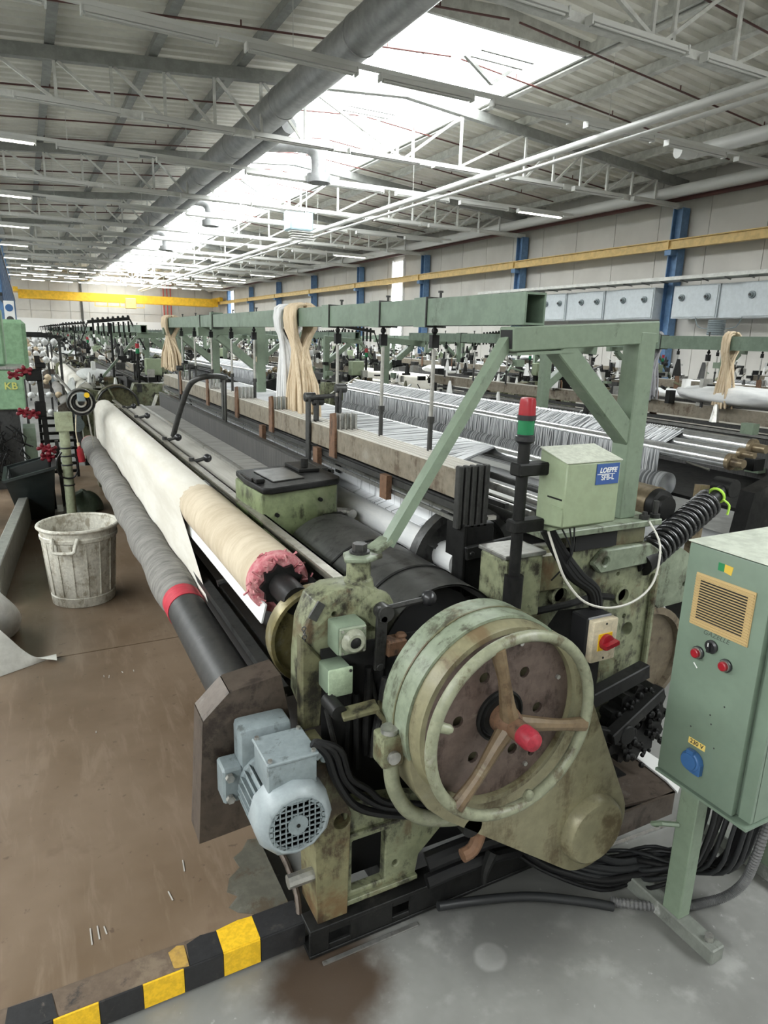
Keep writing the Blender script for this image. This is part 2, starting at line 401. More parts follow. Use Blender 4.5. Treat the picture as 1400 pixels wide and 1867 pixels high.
part('rooflight_kerb', M().box(OX0-.06, OX0, YB, YF, zroof(OX0)-.16, zroof(OX0)+.14).box(OX1, OX1+.06, YB, YF, zroof(OX1)-.16, zroof(OX1)+.14).box(OX0-.06, OX1+.06, OY-.06, OY, zroof(OX1)-.16, zroof(OX1)+.3), STRUT, ce)
# opened vent flaps under the rooflight
for y, x in ((10.9, 7.6), (14.6, 6.9), (22.3, 6.9), (30.1, 6.9)):
    g = M().bar((x-.55, y, 6.45), (x+.1, y+.1, 6.15), .06, .06).bar((x+.6, y, 6.5), (x+.1, y+.1, 6.15), .06, .06).bar((x-.5, y-.4, 6.42), (x+.6, y-.4, 6.42), .05, .05).bar((x-.5, y-.1, 6.42), (x+.6, y-.1, 6.42), .05, .05)
    part('vent_opener', g, STRUTD, ce)
# purlins
for x in (-4.9, -3.6, -2.1, -.65, .75, 2.28, 3.75, 5.25, 8.85, 9.95, 11.6, 13.2, 14.6):
    z = zroof(x); part('purlin', M().box(x-.04, x+.04, YB, YF, z-.17, z-.02).box(x-.07, x+.07, YB, YF, z-.19, z-.165), STRUTD if x < 8 else STRUT, ce)  # left purlins darker, right ones paler: uneven light put into the colour
part('valley_gutter', M().box(-.85, -.35, YB, YF, 5.72, 6.0), STRUTD, ce)
# trusses
XL = [-.04] + [.79 + .826*k for k in range(6)]; XR = [9.995 + .81*k for k in range(6)]
def truss(y):
    def zt(x): return zroof(x) - .31
    ch = M().box(-.6, XW+.1, y-.06, y+.06, 5.15, 5.25)
    t = part('roof_truss', ch, STRUT, ce)
    g = M().bar((-.6, y, zt(-.6)), (7, y, zt(7)), .14, .19).bar((7, y, zt(7)), (XW+.1, y, zt(XW+.1)), .14, .19)
    part('top_chord', g, STRUTD, t)
    mem = []
    for k, x in enumerate(XL):
        mem.append(((x, y, 5.25), (x, y, zt(x)-.09)))
        if k+1 < len(XL): mem.append(((x+.05, y, zt(x)-.09), (XL[k+1]-.06, y, 5.25)))
    mem += [((4.97, y, zt(5)-.09), (6.9, y, 5.25)), ((7.04, y, 5.25), (8.33, y, zt(8.3)-.09)), ((8.33, y, 5.25), (8.33, y, zt(8.3)-.09)), ((6.85, y, 5.25), (6.85, y, 5.75)), ((7.2, y, 5.25), (7.2, y, 5.75)), ((8.33, y, 5.25), (9.9, y, zt(9.9)-.09))]
    for k, x in enumerate(XR):
        mem.append(((x, y, 5.25), (x, y, zt(x)-.09)))
        if k+1 < len(XR): mem.append(((x+.05, y, 5.25), (XR[k+1]-.03, y, zt(XR[k+1])-.09)))
    for a, b in mem: part('web_member', M().bar(a, b, .045, .045, (0,1,0)), STRUT, t)
    return t
t0 = truss(12.85)
for y in [6.6, .35, -5.9] + COLY[1:]:
    dup(t0, parent=ce).location = (0, y-12.85, 0)
part('eaves_beam', M().box(XW-.08, XW+.14, YB, YF, 5.35, 5.6), STRUT, ce)
# --- services
PIPEW = mat('white_pipe_paint', (.60,.60,.575), .4); PIPER = mat('dark_red_pipe_paint', (.10,.035,.03), .45); DUCTM = worn('grey_spiral_duct', (.34,.345,.345), (.28,.285,.285), None, .35, 0, 2, .4, .3, bump=0)
du = thing('ventilation_duct', 'big grey round ventilation duct running the length of the roof', 'duct', (4.32, 8, 5.3))
g = M().cyl((4.32, 2, 5.64), (4.32, 60, 5.64), .265, n=28)
part('main_pipe', g, DUCTM, du)
for k in range(19): part('joint_band', M().lathe((4.32, 3+3.1*k, 5.64), (0,1,0), [(0,.266),(.005,.276),(.05,.276),(.055,.266)], 28, caps=False), DUCTM, du)
part('side_pipe', M().cyl((4.74, 13.2, 5.56), (4.74, 60, 5.56), .15, n=18), DUCTM, du)
for y, xd in ((15.6, 6.3), (23.6, 5.75), (31.5, 5.75)):
    g = M().tube([(4.4, y, 5.72), (xd-.5, y, 5.9), (xd-.12, y, 5.85), (xd, y, 5.65), (xd, y, 5.35)], .17, 16, smooth=4)
    b = part('branch_pipe', g, DUCTM, du)
    part('outlet_collar', M().lathe((xd, y, 5.36), (0,0,-1), [(0,.17),(.02,.27),(.2,.27),(.2,.24),(.05,.2)], 24, caps=False), DUCTM, b)
def pipe(name, pts, r, mt, label, cat='pipe', group=None, smooth=0): return single(name, M().tube(pts, r, 12, smooth=smooth), mt, label, cat, group)
pipe('white_pipe', [(8.60, 3, 5.02), (8.60, 60, 5.02)], .06, PIPEW, 'upper of two parallel white pipes hung under the trusses')
pipe('white_pipe', [(8.80, 3, 4.94), (8.80, 60, 4.94)], .035, PIPEW, 'thinner lower of two parallel white pipes hung under the trusses')
pipe('eaves_pipe', [(14.2, 2, 5.38), (14.2, 60, 5.38)], .13, PIPEW, 'thick pale pipe along the top of the right wall')
pipe('supply_pipe', [(11.9, 3, 5.45), (11.9, 9.5, 5.45), (11.75, 9.95, 5.42), (11.45, 10.05, 5.4)], .13, PIPEW, 'short thick pale pipe with an open end at upper right', smooth=4)
pipe('sprinkler_main', [(14.8, 2, 5.32), (14.8, 60, 5.32)], .055, PIPER, 'dark red pipe along the eaves of the right wall')
for k in range(13):
    y = 7.4 + k*1.85 + (k % 2)*.25
    for xa, xb in ((-.4, 6.9), (7.1, 14.3)):
        za, zb = zroof(xa)-.24, zroof(xb)-.24
        o = M().tube([(xa, y, za), (xb, y, zb)], .016, 6)
        for s_ in range(3):
            xx = xa + (xb-xa)*(s_+.5)/3; zz = za + (zb-za)*(s_+.5)/3; o.cyl((xx, y, zz-.01), (xx, y, zz+.09), .012, n=6)
        single('sprinkler_pipe', o, PIPER, 'thin dark red sprinkler pipe %s of the rooflight, %s from the camera' % ('left' if xa < 5 else 'right', ORL[k]), 'pipe', 'sprinkler pipes under the roof')
# --- strip lights: twin tube fixtures in rows on the trusses and in rows between them
LMP = bpy.data.materials.new('lit_tube'); LMP.use_nodes = True; _e = LMP.node_tree.nodes['Principled BSDF']; _e.inputs['Emission Color'].default_value = (1,.96,.85,1); _e.inputs['Emission Strength'].default_value = 9.0
OFFT = mat('unlit_tube', (.55,.55,.52), .3); FIXT = mat('fixture_sheet', (.60,.60,.57), .4)
def fixture(lit):
    r = thing('strip_light', 'lit strip light in the rows under the roof' if lit else 'unlit strip light in the rows under the roof', 'light', (0,0,0), 'lit strip lights' if lit else 'unlit strip lights')
    part('housing', M().plate([(-.06,0),(.06,0),(.035,.07),(-.035,.07)], axis='x', a=-.75, b=.75), FIXT, r)
    for s in (-.028, .028): part('tube', M().cyl((-.72, s, -.014), (.72, s, -.014), .014, n=8), LMP if lit else OFFT, r)
    part('end_cap', M().box(-.77, -.75, -.06, .06, -.03, .07), FIXT, r); part('end_cap', M().box(.75, .77, -.06, .06, -.03, .07), FIXT, r)
    return r
FX = {False: fixture(False), True: fixture(True)}; used = {False: 0, True: 0}
def put(lit, x, y, z, lab):
    if used[lit] == 0: o = FX[lit]; o.location = (x, y, z)
    else: o = dup(FX[lit], loc=(x, y, z))
    o['label'] = ('lit' if lit else 'unlit') + ' strip light, ' + lab
    used[lit] += 1
LITS = {(15.8, 0), (15.8, 7), (22.1, 0), (28.4, 0), (28.4, 7), (34.6, 0), (40.8, 0), (40.8, 7)}
rows = [9.3, 15.8, 22.1, 28.4, 34.6, 40.8, 47.0, 53.2]
for y in rows:
    for i in range(8):
        x = -.22 + i*1.88
        lit = (y, i) in LITS or y > 44
        put(lit, x, y, 5.20, '%s from the left in the %s hanging row from the camera' % (ORL[i], ORL[rows.index(y)]))
for j, y in enumerate([6.6] + COLY):
    for i in range(8):
        x = .95 + i*1.85
        put(y > 42 and i < 7, x, y-.16, 5.13, '%s from the left along the %s roof truss from the camera' % (ORL[i], ORL[j]))
def wires():
    for y in rows:
        for i, x in enumerate((1.1, 3.4, 8.9, 11.2, 13.6)): single('hanging_wire', M().tube([(x, y, 5.28), (x, y, zroof(x)-.02)], .004, 4), STRUT, 'thin suspension wire, %s from the left above the %s hanging light row' % (ORL[i], ORL[rows.index(y)]), 'wire', 'suspension wires of the light rows')
wires()
for y in rows[:6]: single('light_trunking', M().box(-.5, 14.2, y-.03, y+.03, 5.273, 5.33), FIXT, 'pale trunking bar across the hall carrying a row of strip lights, %s from the camera' % ORD[rows.index(y)], 'trunking', 'light trunking bars')
# --- crane and its rails
YCR = worn('crane_yellow', (.78,.46,.03), (.70,.40,.03), None, .3, 0, 2, .45, bump=0)
YRL = worn('rail_yellow', (.62,.44,.17), (.52,.37,.15), None, .3, 0, 2, .45, bump=0)
cg = thing('bridge_crane', 'yellow overhead bridge crane spanning the far end of the hall', 'crane', (7, 58.8, 3.9))
part('girder', M().box(-.1, 14.615, 58.4, 58.8, 3.95, 4.55), YCR, cg); part('girder', M().box(-.1, 14.615, 59.8, 60.1, 3.95, 4.45), YCR, cg)
g = M()
for x in (5.1, 6.0, 6.9, 7.8, 8.7): g.bar((x, 58.3, 3.95), (x, 58.3, 3.6), .05, .05)
g.bar((5.1, 58.3, 3.6), (8.7, 58.3, 3.6), .05, .05); part('platform_rail', g, YCR, cg)
part('hoist', M().box(7.3, 8.1, 58.1, 58.5, 3.5, 4.3), YRL, cg, bevel=.03)
part('end_carriage', M().box(14.62, 14.92, 57.9, 60.6, 4.387, 4.70), YCR, cg); part('end_carriage', M().box(-.4, -.08, 57.9, 60.6, 4.387, 4.7), YCR, cg)
for x, lb in ((XW-.22, 'yellow crane rail beam fixed along the right wall'),):
    r = thing('crane_rail', lb, 'rail', (x, 30, 4.15))
    part('beam', M().box(x-.07, x+.07, 2, 60.8, 4.15, 4.17).box(x-.07, x+.07, 2, 60.8, 4.36, 4.385).box(x-.02, x+.02, 2, 60.8, 4.17, 4.36), YRL, r)
    for y in COLY[:7]: part('bracket', M().box(x-.05, x+.20, y-.1, y+.1, 4.02, 4.145), BLUEC, r); part('stiffener', M().box(x-.075, x+.0, y-.02, y+.02, 4.17, 4.36), YRL, r)
# --- grey electrical boxes high on the right wall, cable tray above
BOXB = worn('pale_blue_grey_enamel', (.50,.54,.56), (.45,.49,.51), None, .3, 0, 3, .4, bump=0, var=.05); BOXD = mat('box_side_grey', (.2,.22,.24), .5)
for i, (y0, y1) in enumerate(((7.8, 8.9), (9.3, 10.5), (11.1, 12.4), (13.0, 14.3), (14.75, 15.85), (16.3, 17.4), (17.6, 18.5), (18.6, 19.7))):
    bx = thing('electrical_box', 'pale blue-grey electrical box on the right wall, %s along the row from the right edge' % ORD[i], 'electrical box', (14.6, (y0+y1)/2, 2.46), 'electrical boxes on the right wall')
    part('housing', M().box(14.62, 15.24, y0, y1, 2.46, 3.24), BOXB, bx)
    part('door', M().box(14.595, 14.618, y0+.03, y1-.03, 2.49, 3.21), BOXB, bx)
    for s in (.22, .78):
        k_ = part('rotary_switch', M().lathe((14.595, y0+(y1-y0)*s, 2.95), (-1,0,0), [(0,.085),(.03,.085),(.035,.05),(.08,.05)], 14), GREYP, bx)
        part('knob', M().cyl((14.51, y0+(y1-y0)*s, 2.95), (14.49, y0+(y1-y0)*s, 2.95), .03, n=8), DARKM, k_)
for i in range(7):
    y0 = (8.9, 10.5, 12.4, 14.3, 15.85, 17.4, 18.5)[i]; y1 = (9.3, 11.1, 13.0, 14.75, 16.3, 17.6, 18.6)[i]
    if i == 2: continue
    single('filler_box', M().box(14.66, 15.24, y0+.01, y1-.01, 2.46, 3.24), BOXB, 'narrow plain filler panel between electrical boxes, %s from the right edge' % ORD[i if i < 2 else i-1], 'panel', 'filler panels between electrical boxes')
tr = thing('cable_tray', 'grey cable tray above the electrical boxes on the right wall', 'cable tray', (14.5, 12, 3.36))
part('tray', M().box(14.3, 14.9, 2, 20.5, 3.36, 3.38).box(14.3, 14.32, 2, 20.5, 3.38, 3.44), STRUT, tr)
g = M()
for k in range(22): g.bar((14.2, 6.5+k*.6, 3.33), (14.95, 6.9+k*.6, 3.345), .02, .02)
part('brackets', g, DARKM, tr)
ht = thing('unit_heater', 'pale blue unit heater hanging under the trusses by the rooflight', 'heater', (7.4, 20, 4.6))
part('hanger', M().cyl((7.2, 20, 5.3), (7.2, 20, 6.94), .012, n=6).cyl((7.7, 20, 5.3), (7.7, 20, 6.85), .012, n=6), STRUT, ht)
part('casing', M().box(7.1, 7.8, 19.7, 20.3, 4.75, 5.3), mat('heater_blue', (.42,.55,.62), .4), ht, bevel=.03)
for k in range(4): part('louvre', M().box(7.12, 7.78, 19.66-.03*k, 19.98-.03*k, 4.70-.07*k, 4.715-.07*k), STRUT, ht)
for i, x in enumerate((11.0, 11.3, 11.6)): single('fire_pipe', M().tube([(x, YF-.26, 0), (x, YF-.26, 6.0)], .05, 8), mat('red_fire_pipe', (.5,.08,.06), .5), ('left', 'middle', 'right')[i] + ' of three red vertical pipes on the far wall', 'pipe', 'red pipes on the far wall')
# ================================================================ LOOMS
def yarn(name, x, y, z_beam, hw, zlow, mt, label, n=70, two=True, seed=1, spread=.07, tie=None, rs=.0085):
    """hank of yarn thrown over a beam: strands over the top, gathered under it and flaring at the cut ends"""
    rnd = random.Random(seed); g = M()
    for i in range(n):
        a = rnd.uniform(-1, 1); b = rnd.uniform(-1, 1); yy = y + a*spread*.6; fl = rnd.uniform(.6, 1.15)
        side = -1 if i % 2 else 1
        zt = z_beam + .006 + rnd.uniform(0, .018); o = hw + .006 + rnd.uniform(0, .015)
        tz = tie if tie else z_beam - .2
        pts = [(x + side*o*.2, yy, zt), (x + side*o, yy, zt-.015), (x + side*o, yy, z_beam-.11), (x + side*.02 + b*.02, y + a*.025, tz), (x + b*.05*fl, y + a*spread*fl, (tz+zlow)/2), (x + b*.055*fl, y + a*spread*1.25*fl, zlow + rnd.uniform(-.02, .05))]
        g.tube(pts, rs, 5, smooth=2)
    return single(name, g, mt, label, 'yarn', None, kind=None, sharp=80)

def support_frame(root, y, bz, x0=1.36, xp=1.93, zf=1.12, mt=None):
    mt = mt or FRAMEG
    f = part('support_frame', M().box(xp-.04, xp+.04, y-.04, y+.04, zf, bz), mt, root, bevel=.004)
    part('arm', M().bar((x0, y, bz-.04), (xp+.04, y, bz-.0), .075, .075), mt, f, bevel=.004)
    part('brace', M().bar((x0+.18, y, bz-.07), (xp-.02, y, bz-.36), .07, .07), mt, f, bevel=.004)
    return f

def heald_frames(root, y0, y1, n=5, x0=1.30, z0=1.212, z1=1.315, clips=(2.9, 3.85, 4.9, 6.1, 7.1)):
    for k in range(n):
        x = x0 + k*.028
        g = M().box(x, x+.010, y0+.0, y1, z0, z1)
        h = part('heald_frame', g, HEALD, root)
        part('edge_strip', M().box(x+.001, x+.008, y0+.01, y1-.01, z1, z1+.006), HEALDT, h)
        part('end_bar', M().box(x-.004, x+.016, y0-.03, y0, z0-.11, z1+.015), DARKM, h, bevel=.004)
        part('lower_rail', M().box(x, x+.010, y0, y1, z0-.045, z0-.02), DARKM, h)
        if k % 2 == 0: part('lower_rail', M().box(x, x+.008, y0, y1, z0-.085, z0-.07), STEEL, h)
    for i, y in enumerate(clips):
        c = part('frame_clip', M().plate([(y-.035,z0-.03),(y+.035,z0-.03),(y+.03,z1+.075),(y-.02,z1+.085),(y-.03,z1+.06)], axis='x', a=x0-.014, b=x0-.002), RUSTB, root)
        for k in range(4): part('clip_plate', M().box(x0+.014+k*.028, x0+.024+k*.028, y-.03, y+.03, z1-.01, z1+.08), STEEL, c, bevel=.003)

def beam_and_rods(root, bz, y0, y1, rods, sleeves, x=1.40, w=.082, h=.10, mt=None):
    mt = mt or GREENB; t = .007
    b = part('top_beam', M().box(x, x+t, y0, y1, bz, bz+h).box(x+w-t, x+w, y0, y1, bz, bz+h).box(x+t, x+w-t, y0, y1, bz, bz+t).box(x+t, x+w-t, y0, y1, bz+h-t, bz+h), mt, root)
    for s in sleeves:
        part('sleeve', M().box(x-.005, x+w+.005, s-.045, s+.045, bz-.006, bz+h+.006), mt, b)
        part('seam', M().box(x-.0065, x+w+.0065, s-.052, s-.046, bz-.007, bz+h+.007), DARKM, b)
    for r in rods:
        o = part('lifting_rod', M().cyl((x+.02, r, 1.30), (x+.02, r, bz-.09), .0085, n=8), STEEL, root)
        part('turnbuckle', M().cyl((x+.02, r, 1.43), (x+.02, r, 1.455), .015, n=8).cyl((x+.02, r, 1.305), (x+.02, r, 1.43), .0105, n=8), DARKM, o)
        part('hook', M().box(x+.004, x+.036, r-.012, r+.012, bz-.085, bz-.035).cyl((x+.02, r, bz-.04), (x+.02, r, bz+.002), .007, n=6).sphere((x+.02, r, bz-.02), .013, 8), BLACKM, o)
        part('top_bolt', M().cyl((x+.04, r, bz+h), (x+.04, r, bz+h+.025), .005, n=6).cyl((x+.04, r, bz+h+.022), (x+.04, r, bz+h+.03), .01, n=6), DARKM, b)

def rolls_and_warp(root, y0, y1, dens=1.0):
    for i, (x, z, r) in enumerate(((2.59, 1.235, .043), (2.68, 1.205, .030), (2.76, 1.165, .042))):
        o = part('guide_roller', M().cyl((x, y0, z), (x, y1, z), r, n=16), CHROME, root)
        for yy, s in ((y0, -1), (y1, 1)):
            part('bearing_disc', M().lathe((x, yy, z), (0, s, 0), [(0, r*1.1), (.02, r*1.1), (.022, r*.6), (.09, r*.55)], 14), BRONZE, o)
    part('shed_panel', M().box(1.46, 1.50, y0-.3, y1+.2, .72, 1.135), REEDM, root)
    part('shed_floor', M().box(1.50, 2.50, y0-.3, y1+.2, .84, .86), BLACKM, root)
    g = M(); rnd = random.Random(3); n = int(330*dens)
    for i in range(n):
        y = y0 + .45 + (y1-y0-.6)*i/n + rnd.uniform(-.008, .008)
        if rnd.random() < .12: continue
        sk = rnd.uniform(-.05, .05)
        g.tube([(2.59, y, 1.280), (2.76, y+sk, 1.209)], .0024, 3, caps=False)
        g.tube([(2.803, y, 1.165), (2.81+rnd.uniform(-.01,.01), y+rnd.uniform(-.012,.012), 1.03)], .0024, 3, caps=False)
    part('hanging_threads', g, THREAD, root, kind='stuff', sharp=80)
    part('upper_warp', M().add([(2.59, y0+.42, 1.2785), (2.76, y0+.42, 1.2075), (2.76, y1-.12, 1.2075), (2.59, y1-.12, 1.2785), (2.59, y0+.42, 1.2765), (2.76, y0+.42, 1.2055), (2.76, y1-.12, 1.2055), (2.59, y1-.12, 1.2765)], [(0,1,2,3),(4,7,6,5),(0,4,5,1),(2,6,7,3),(1,5,6,2),(3,7,4,0)]), WARPG, root)
    part('drop_warp', M().box(2.80, 2.803, y0+.42, y1-.12, 1.0, 1.165), WARPG, root)
    part('yarn_roll', M().cyl((2.78, y0+.35, .97), (2.78, y1-.1, .97), .07, n=20), WARPG, root)
    part('warp_beam', M().cyl((2.45, y0+.05, .46), (2.45, y1-.05, .46), .21, n=28), WFELT, root)
    for yy in (y0-.02, y1-.01): part('beam_flange', M().cyl((2.45, yy, .46), (2.45, yy+.03, .46), .33, n=28), DARKM, root)
    part('roll_bracket', M().plate([(2.50,1.30),(2.86,1.10),(2.90,.8),(2.7,.1),(2.2,.1),(2.2,.9)], axis='y', a=y1+.1, b=y1+.14), OLIVE, root)
    part('roll_bracket', M().plate([(2.50,1.16),(2.86,1.05),(2.90,.8),(2.7,.1),(2.2,.1),(2.2,.9)], axis='y', a=y0-.24, b=y0-.16), BLACKM, root)
def clutter(root, boxes, seed, n):
    """knots of small fittings on the heads of far looms, too small to tell apart"""
    rnd = random.Random(seed); g = M(); mats = [BLACKM, DARKM, STEEL, WHITE, OLIVED, FRAMEG]
    for (x0, x1, y0, y1, z0, z1) in boxes:
        for i in range(n):
            g.cur = rnd.choices(range(6), (34, 22, 14, 18, 8, 4))[0]
            c = Vector((rnd.uniform(x0, x1), rnd.uniform(y0, y1), rnd.uniform(z0, z1))); k = rnd.random()
            if k < .45: g.cbox(c, (rnd.uniform(.02,.12), rnd.uniform(.02,.12), rnd.uniform(.02,.12)))
            elif k < .8:
                d = Vector((rnd.uniform(-1,1), rnd.uniform(-1,1), rnd.uniform(-1,1))).normalized()*rnd.uniform(.06,.22); g.cyl(c, c+d, rnd.uniform(.005,.016), n=5)
            else: g.lathe(c, (0,0,1), [(0,.035),(.10,.018),(.13,.012)], 7)
    part('small_fittings', g, mats, root, kind='stuff')

def front_rolls(root, y0, y1, zc=.97):
    part('front_roller', M().cyl((.67, y0, zc), (.67, y1, zc), .1, n=28), WCLOTH, root)
    part('takeup_roll', M().cyl((.50, y0, .63), (.50, y1, .63), .085, n=24), GFELT, root)
    g = M().add([(.572, y0+.3, .96), (.572, y1, .96), (.575, y1, .70), (.575, y0+.3, .70), (.578, y0+.3, .96), (.578, y1, .96), (.581, y1, .70), (.581, y0+.3, .70)], [(0,1,2,3),(7,6,5,4),(0,4,5,1),(1,5,6,2),(2,6,7,3),(3,7,4,0)])
    part('hanging_cloth', g, WCLOTH, root)
    part('front_rail', M().box(.76, .80, y0-.1, y1+.2, 1.0, 1.05), STEEL, root)

def cloth_and_reed(root, y0, y1):
    part('woven_cloth', M().box(.80, 1.03, y0, y1, .985, .992), GCLOTH, root)
    part('ribbed_cloth', M().box(1.03, 1.215, y0, y1, .988, .996), GCLOTH2, root)
    part('temple_bar', M().box(1.015, 1.04, y0, y1, .996, 1.012), STEEL, root)
    part('reed', M().box(1.22, 1.235, y0, y1, .99, 1.125), REEDM, root)
    part('reed_cap', M().box(1.215, 1.245, y0, y1, 1.125, 1.14), DARKM, root)

def generic_loom(label, near=1.5, far=8.0, bz=1.74):
    """a loom as it shows in the background rows; built at the place of the first row and copied"""
    R = thing('weaving_loom', label, 'loom', (1.4, near, 0), 'looms in the background rows')
    for x in (.62, 1.9): part('base_rail', M().box(x-.05, x+.05, near, far, 0, .1), BLACKM, R)
    for ya, yb in ((near, near+.22), (far-.22, far)):
        part('end_frame', M().plate([(.58,.1),(2.05,.1),(2.1,.5),(2.05,1.08),(1.25,1.08),(1.2,.95),(.95,.95),(.6,1.03),(.58,.5)], [rect(.72,.86,.2,.5), circ(1.6,.75,.12), circ(1.75,.35,.1)], 'y', ya, yb), OLIVE, R, bevel=.006)
    front_rolls(R, near+.4, far-.35)
    cloth_and_reed(R, near+.5, far-.4)
    heald_frames(R, near+.35, far-.3, 3, clips=(near+1.4, near+2.6, near+3.8, near+5.0))
    beam_and_rods(R, bz, near+.2, far+.1, [near+.8+.62*k for k in range(9)], [near+1.3, near+2.5, near+4.3, near+5.4])
    for y in (near+.28, near+3.3, far-.1): support_frame(R, y, bz)
    rolls_and_warp(R, near+.8, far-.6, .75)
    clutter(R, [(.7, 2.0, near-.1, near+.4, .95, 1.45), (.7, 2.0, far-.5, far, .95, 1.5), (1.45, 2.3, near+.5, far-.5, .9, 1.25), (1.28, 1.46, near+.5, far-.5, 1.30, 1.55)], 5, 55)
    part('front_brace', M().bar((.84, near+.25, 1.1), (1.36, near+.27, bz-.05), .05, .03), FRAMEG, R)
    d = part('brake_drum', M().lathe((1.0, near-.1, .815), (0,-1,0), [(0,.27),(.17,.27),(.17,.25),(.16,.03)], 28), OLIVED, R)
    w_ = part('handwheel', M().torus((1.0, near-.31, .815), (0,1,0), .25, .014, 32, 6), DARKM, R)
    for a in (115, -5, 235): part('spoke', M().bar((1.0, near-.33, .815), (1.0+.25*math.cos(math.radians(a)), near-.31, .815+.25*math.sin(math.radians(a))), .03, .02), OLIVE, w_)
    part('hub', M().cyl((1.0, near-.38, .815), (1.0, near-.26, .815), .035, n=12), RUSTB, w_)
    part('gear_cover', M().plate([(1.40,.78),(1.60,.36),(1.61,.25),(1.55,.14),(1.42,.09),(1.28,.12),(1.10,.25),(.95,.5)], axis='y', a=near-.2, b=near-.02), OLIVED, R, bevel=.01)
    part('drive_guard', M().lathe((1.08, near+.15, .80), (0,1,0), [(0,.225),(.8,.225),(.8,.215),(0,.215)], 18, -PI, -.1*PI), DULL, R)
    part('gear_box', M().box(.83, 1.15, near+.85, near+1.25, .85, 1.11), OLIVED, R, bevel=.01)
    p = part('signal_lamp', M().cyl((1.33, near+.1, .95), (1.33, near+.1, 1.47), .017, n=10), BLACKM, R)
    part('red_lens', M().cyl((1.33, near+.1, 1.54), (1.33, near+.1, 1.6), .026, n=12), REDP, p); part('green_lens', M().cyl((1.33, near+.1, 1.47), (1.33, near+.1, 1.535), .025, n=12), GLASSG, p)
    part('sensor_box', M().box(1.41, 1.62, near, near+.14, 1.19, 1.41), BOXG, R, bevel=.01)
    mo = part('drive_motor', M().cyl((.5, near-.12, .57), (.5, near+.15, .57), .095, n=18), GREYP, R); part('terminal_box', M().box(.45, .56, near-.06, near+.06, .64, .73), GREYP, mo)
    part('motor_guard', M().plate([(.31,.78),(.41,.84),(.56,.85),(.58,.65),(.50,.39),(.3,.4)], axis='y', a=near+.12, b=near+.24), RUSTY, R)
    for y in (near+2.4, near+3.6, near+5.0): part('clamp_handle', M().cyl((.80, y, 1.03), (.87, y, 1.05), .008, n=6).sphere((.885, y, 1.052), .022, 8), PLASTB, R)
    # raised bobbin arms at the far head
    yk = near + .9
    b = part('weft_rack', M().cyl((1.10, yk, 1.0), (1.10, yk, 1.86), .016, n=8).bar((.80, yk, 1.865), (1.36, yk, 1.93), .045, .045).bar((1.36, yk, 1.92), (1.55, yk, 1.5), .02, .02).bar((.80, yk, 1.86), (.70, yk, 1.6), .015, .015), BLACKM, R)
    for k in range(8):
        x = .87 + k*.067; part('rack_arm', M().box(x-.012, x+.012, yk-.012, yk+.012, 1.70+k*.006, 1.85+k*.006).sphere((x, yk, 1.905+k*.0075), .02, 6), BLACKM, b)
    return R
rowsY = [1.5, 9.6, 17.7, 25.8, 33.9, 42.0, 50.1]
gl = generic_loom('weaving loom behind the near one, its rolls facing the near loom')
gl.scale = (-1, 1, 1); gl.location = (6.06-1.4, 1.5, 0)
# A column (left), B mirrored, C, D mirrored
def place(col, k):
    y = rowsY[k]
    names = {'A': 'left', 'B': 'second', 'C': 'third', 'D': 'right'}
    x, sx = {'A': (1.4, 1), 'B': (4.66, -1), 'C': (8.05, 1), 'D': (11.3, -1)}[col]
    o = dup(gl, loc=(x, y, 0)); o.scale = (sx, 1, 1)
    o['label'] = 'green weaving loom in the %s lengthwise row, %s from the camera' % (names[col], ORD[k])
gl['label'] = 'green weaving loom standing back to back with the large near loom'
for k in range(1, 6): place('A', k)
for k in range(1, 6): place('B', k)
for k in range(0, 6): place('C', k)
for k in range(0, 6): place('D', k)
# ================================================================ THE NEAR LOOM
A = thing('weaving_loom', 'large near weaving loom with the handwheel and the red knob on its end', 'loom', (1.3, 1.5, 0))
BZ = 1.806
# --- base
g = M().box(.57, 1.46, 1.455, 1.53, .09, .104).box(.57, 1.46, 1.455, 1.53, 0.004, .016)
for a, b in ((.57, .63), (.70, .84), (.90, 1.46)): g.box(a, b, 1.458, 1.468, .016, .09)
for a, b in ((.63, .70), (.84, .90)): g.box(a, b, 1.458, 1.468, .016, .034).box(a, b, 1.458, 1.468, .072, .09)
part('base_channel', g, BLACKM, A, bevel=.002)
part('base_rail', M().box(.86, .96, 1.535, 8.0, .005, .10), BLACKM, A); part('base_rail', M().box(1.85, 1.97, 1.6, 8.0, .005, .10), BLACKM, A)
part('floor_strip', M().box(.60, .915, 1.425, 1.437, .001, .006), STEEL, A)
# --- lower end frame
part('end_frame', M().plate([(.69,.105),(.93,.105),(.945,.20),(1.02,.27),(1.16,.32),(1.02,.395),(.86,.445),(.69,.475)], [rect(.715,.825,.155,.33), circ(.88,.38,.012), circ(.862,.20,.01)], 'y', 1.49, 1.525), OLIVE, A, bevel=.004)
part('frame_rib', M().box(.69, .935, 1.476, 1.492, .125, .14).box(.70, .86, 1.478, 1.491, .355, .366).box(.856, .868, 1.478, 1.491, .355, .43), OLIVE, A, bevel=.002)
part('frame_column', M().plate([(.60,.105),(.693,.105),(.70,.45),(.66,.54),(.64,.66),(.60,.66),(.588,.58)], [circ(.672,.43,.026)], 'y', 1.47, 1.60), worn('rust_stained_olive', (.185,.175,.095), (.05,.033,.018), (.13,.075,.034), .56, .55, 7, .45), A, bevel=.006)
part('inner_shade_sheet', M().box(.66, 1.30, 1.60, 1.61, .105, .90), SHADE, A)  # black sheet added as the shade inside the end frame
part('upper_column', M().plate([(.60,.66),(.66,.66),(.675,.86),(.60,.95)], axis='y', a=1.60, b=1.64), OLIVED, A, bevel=.006)
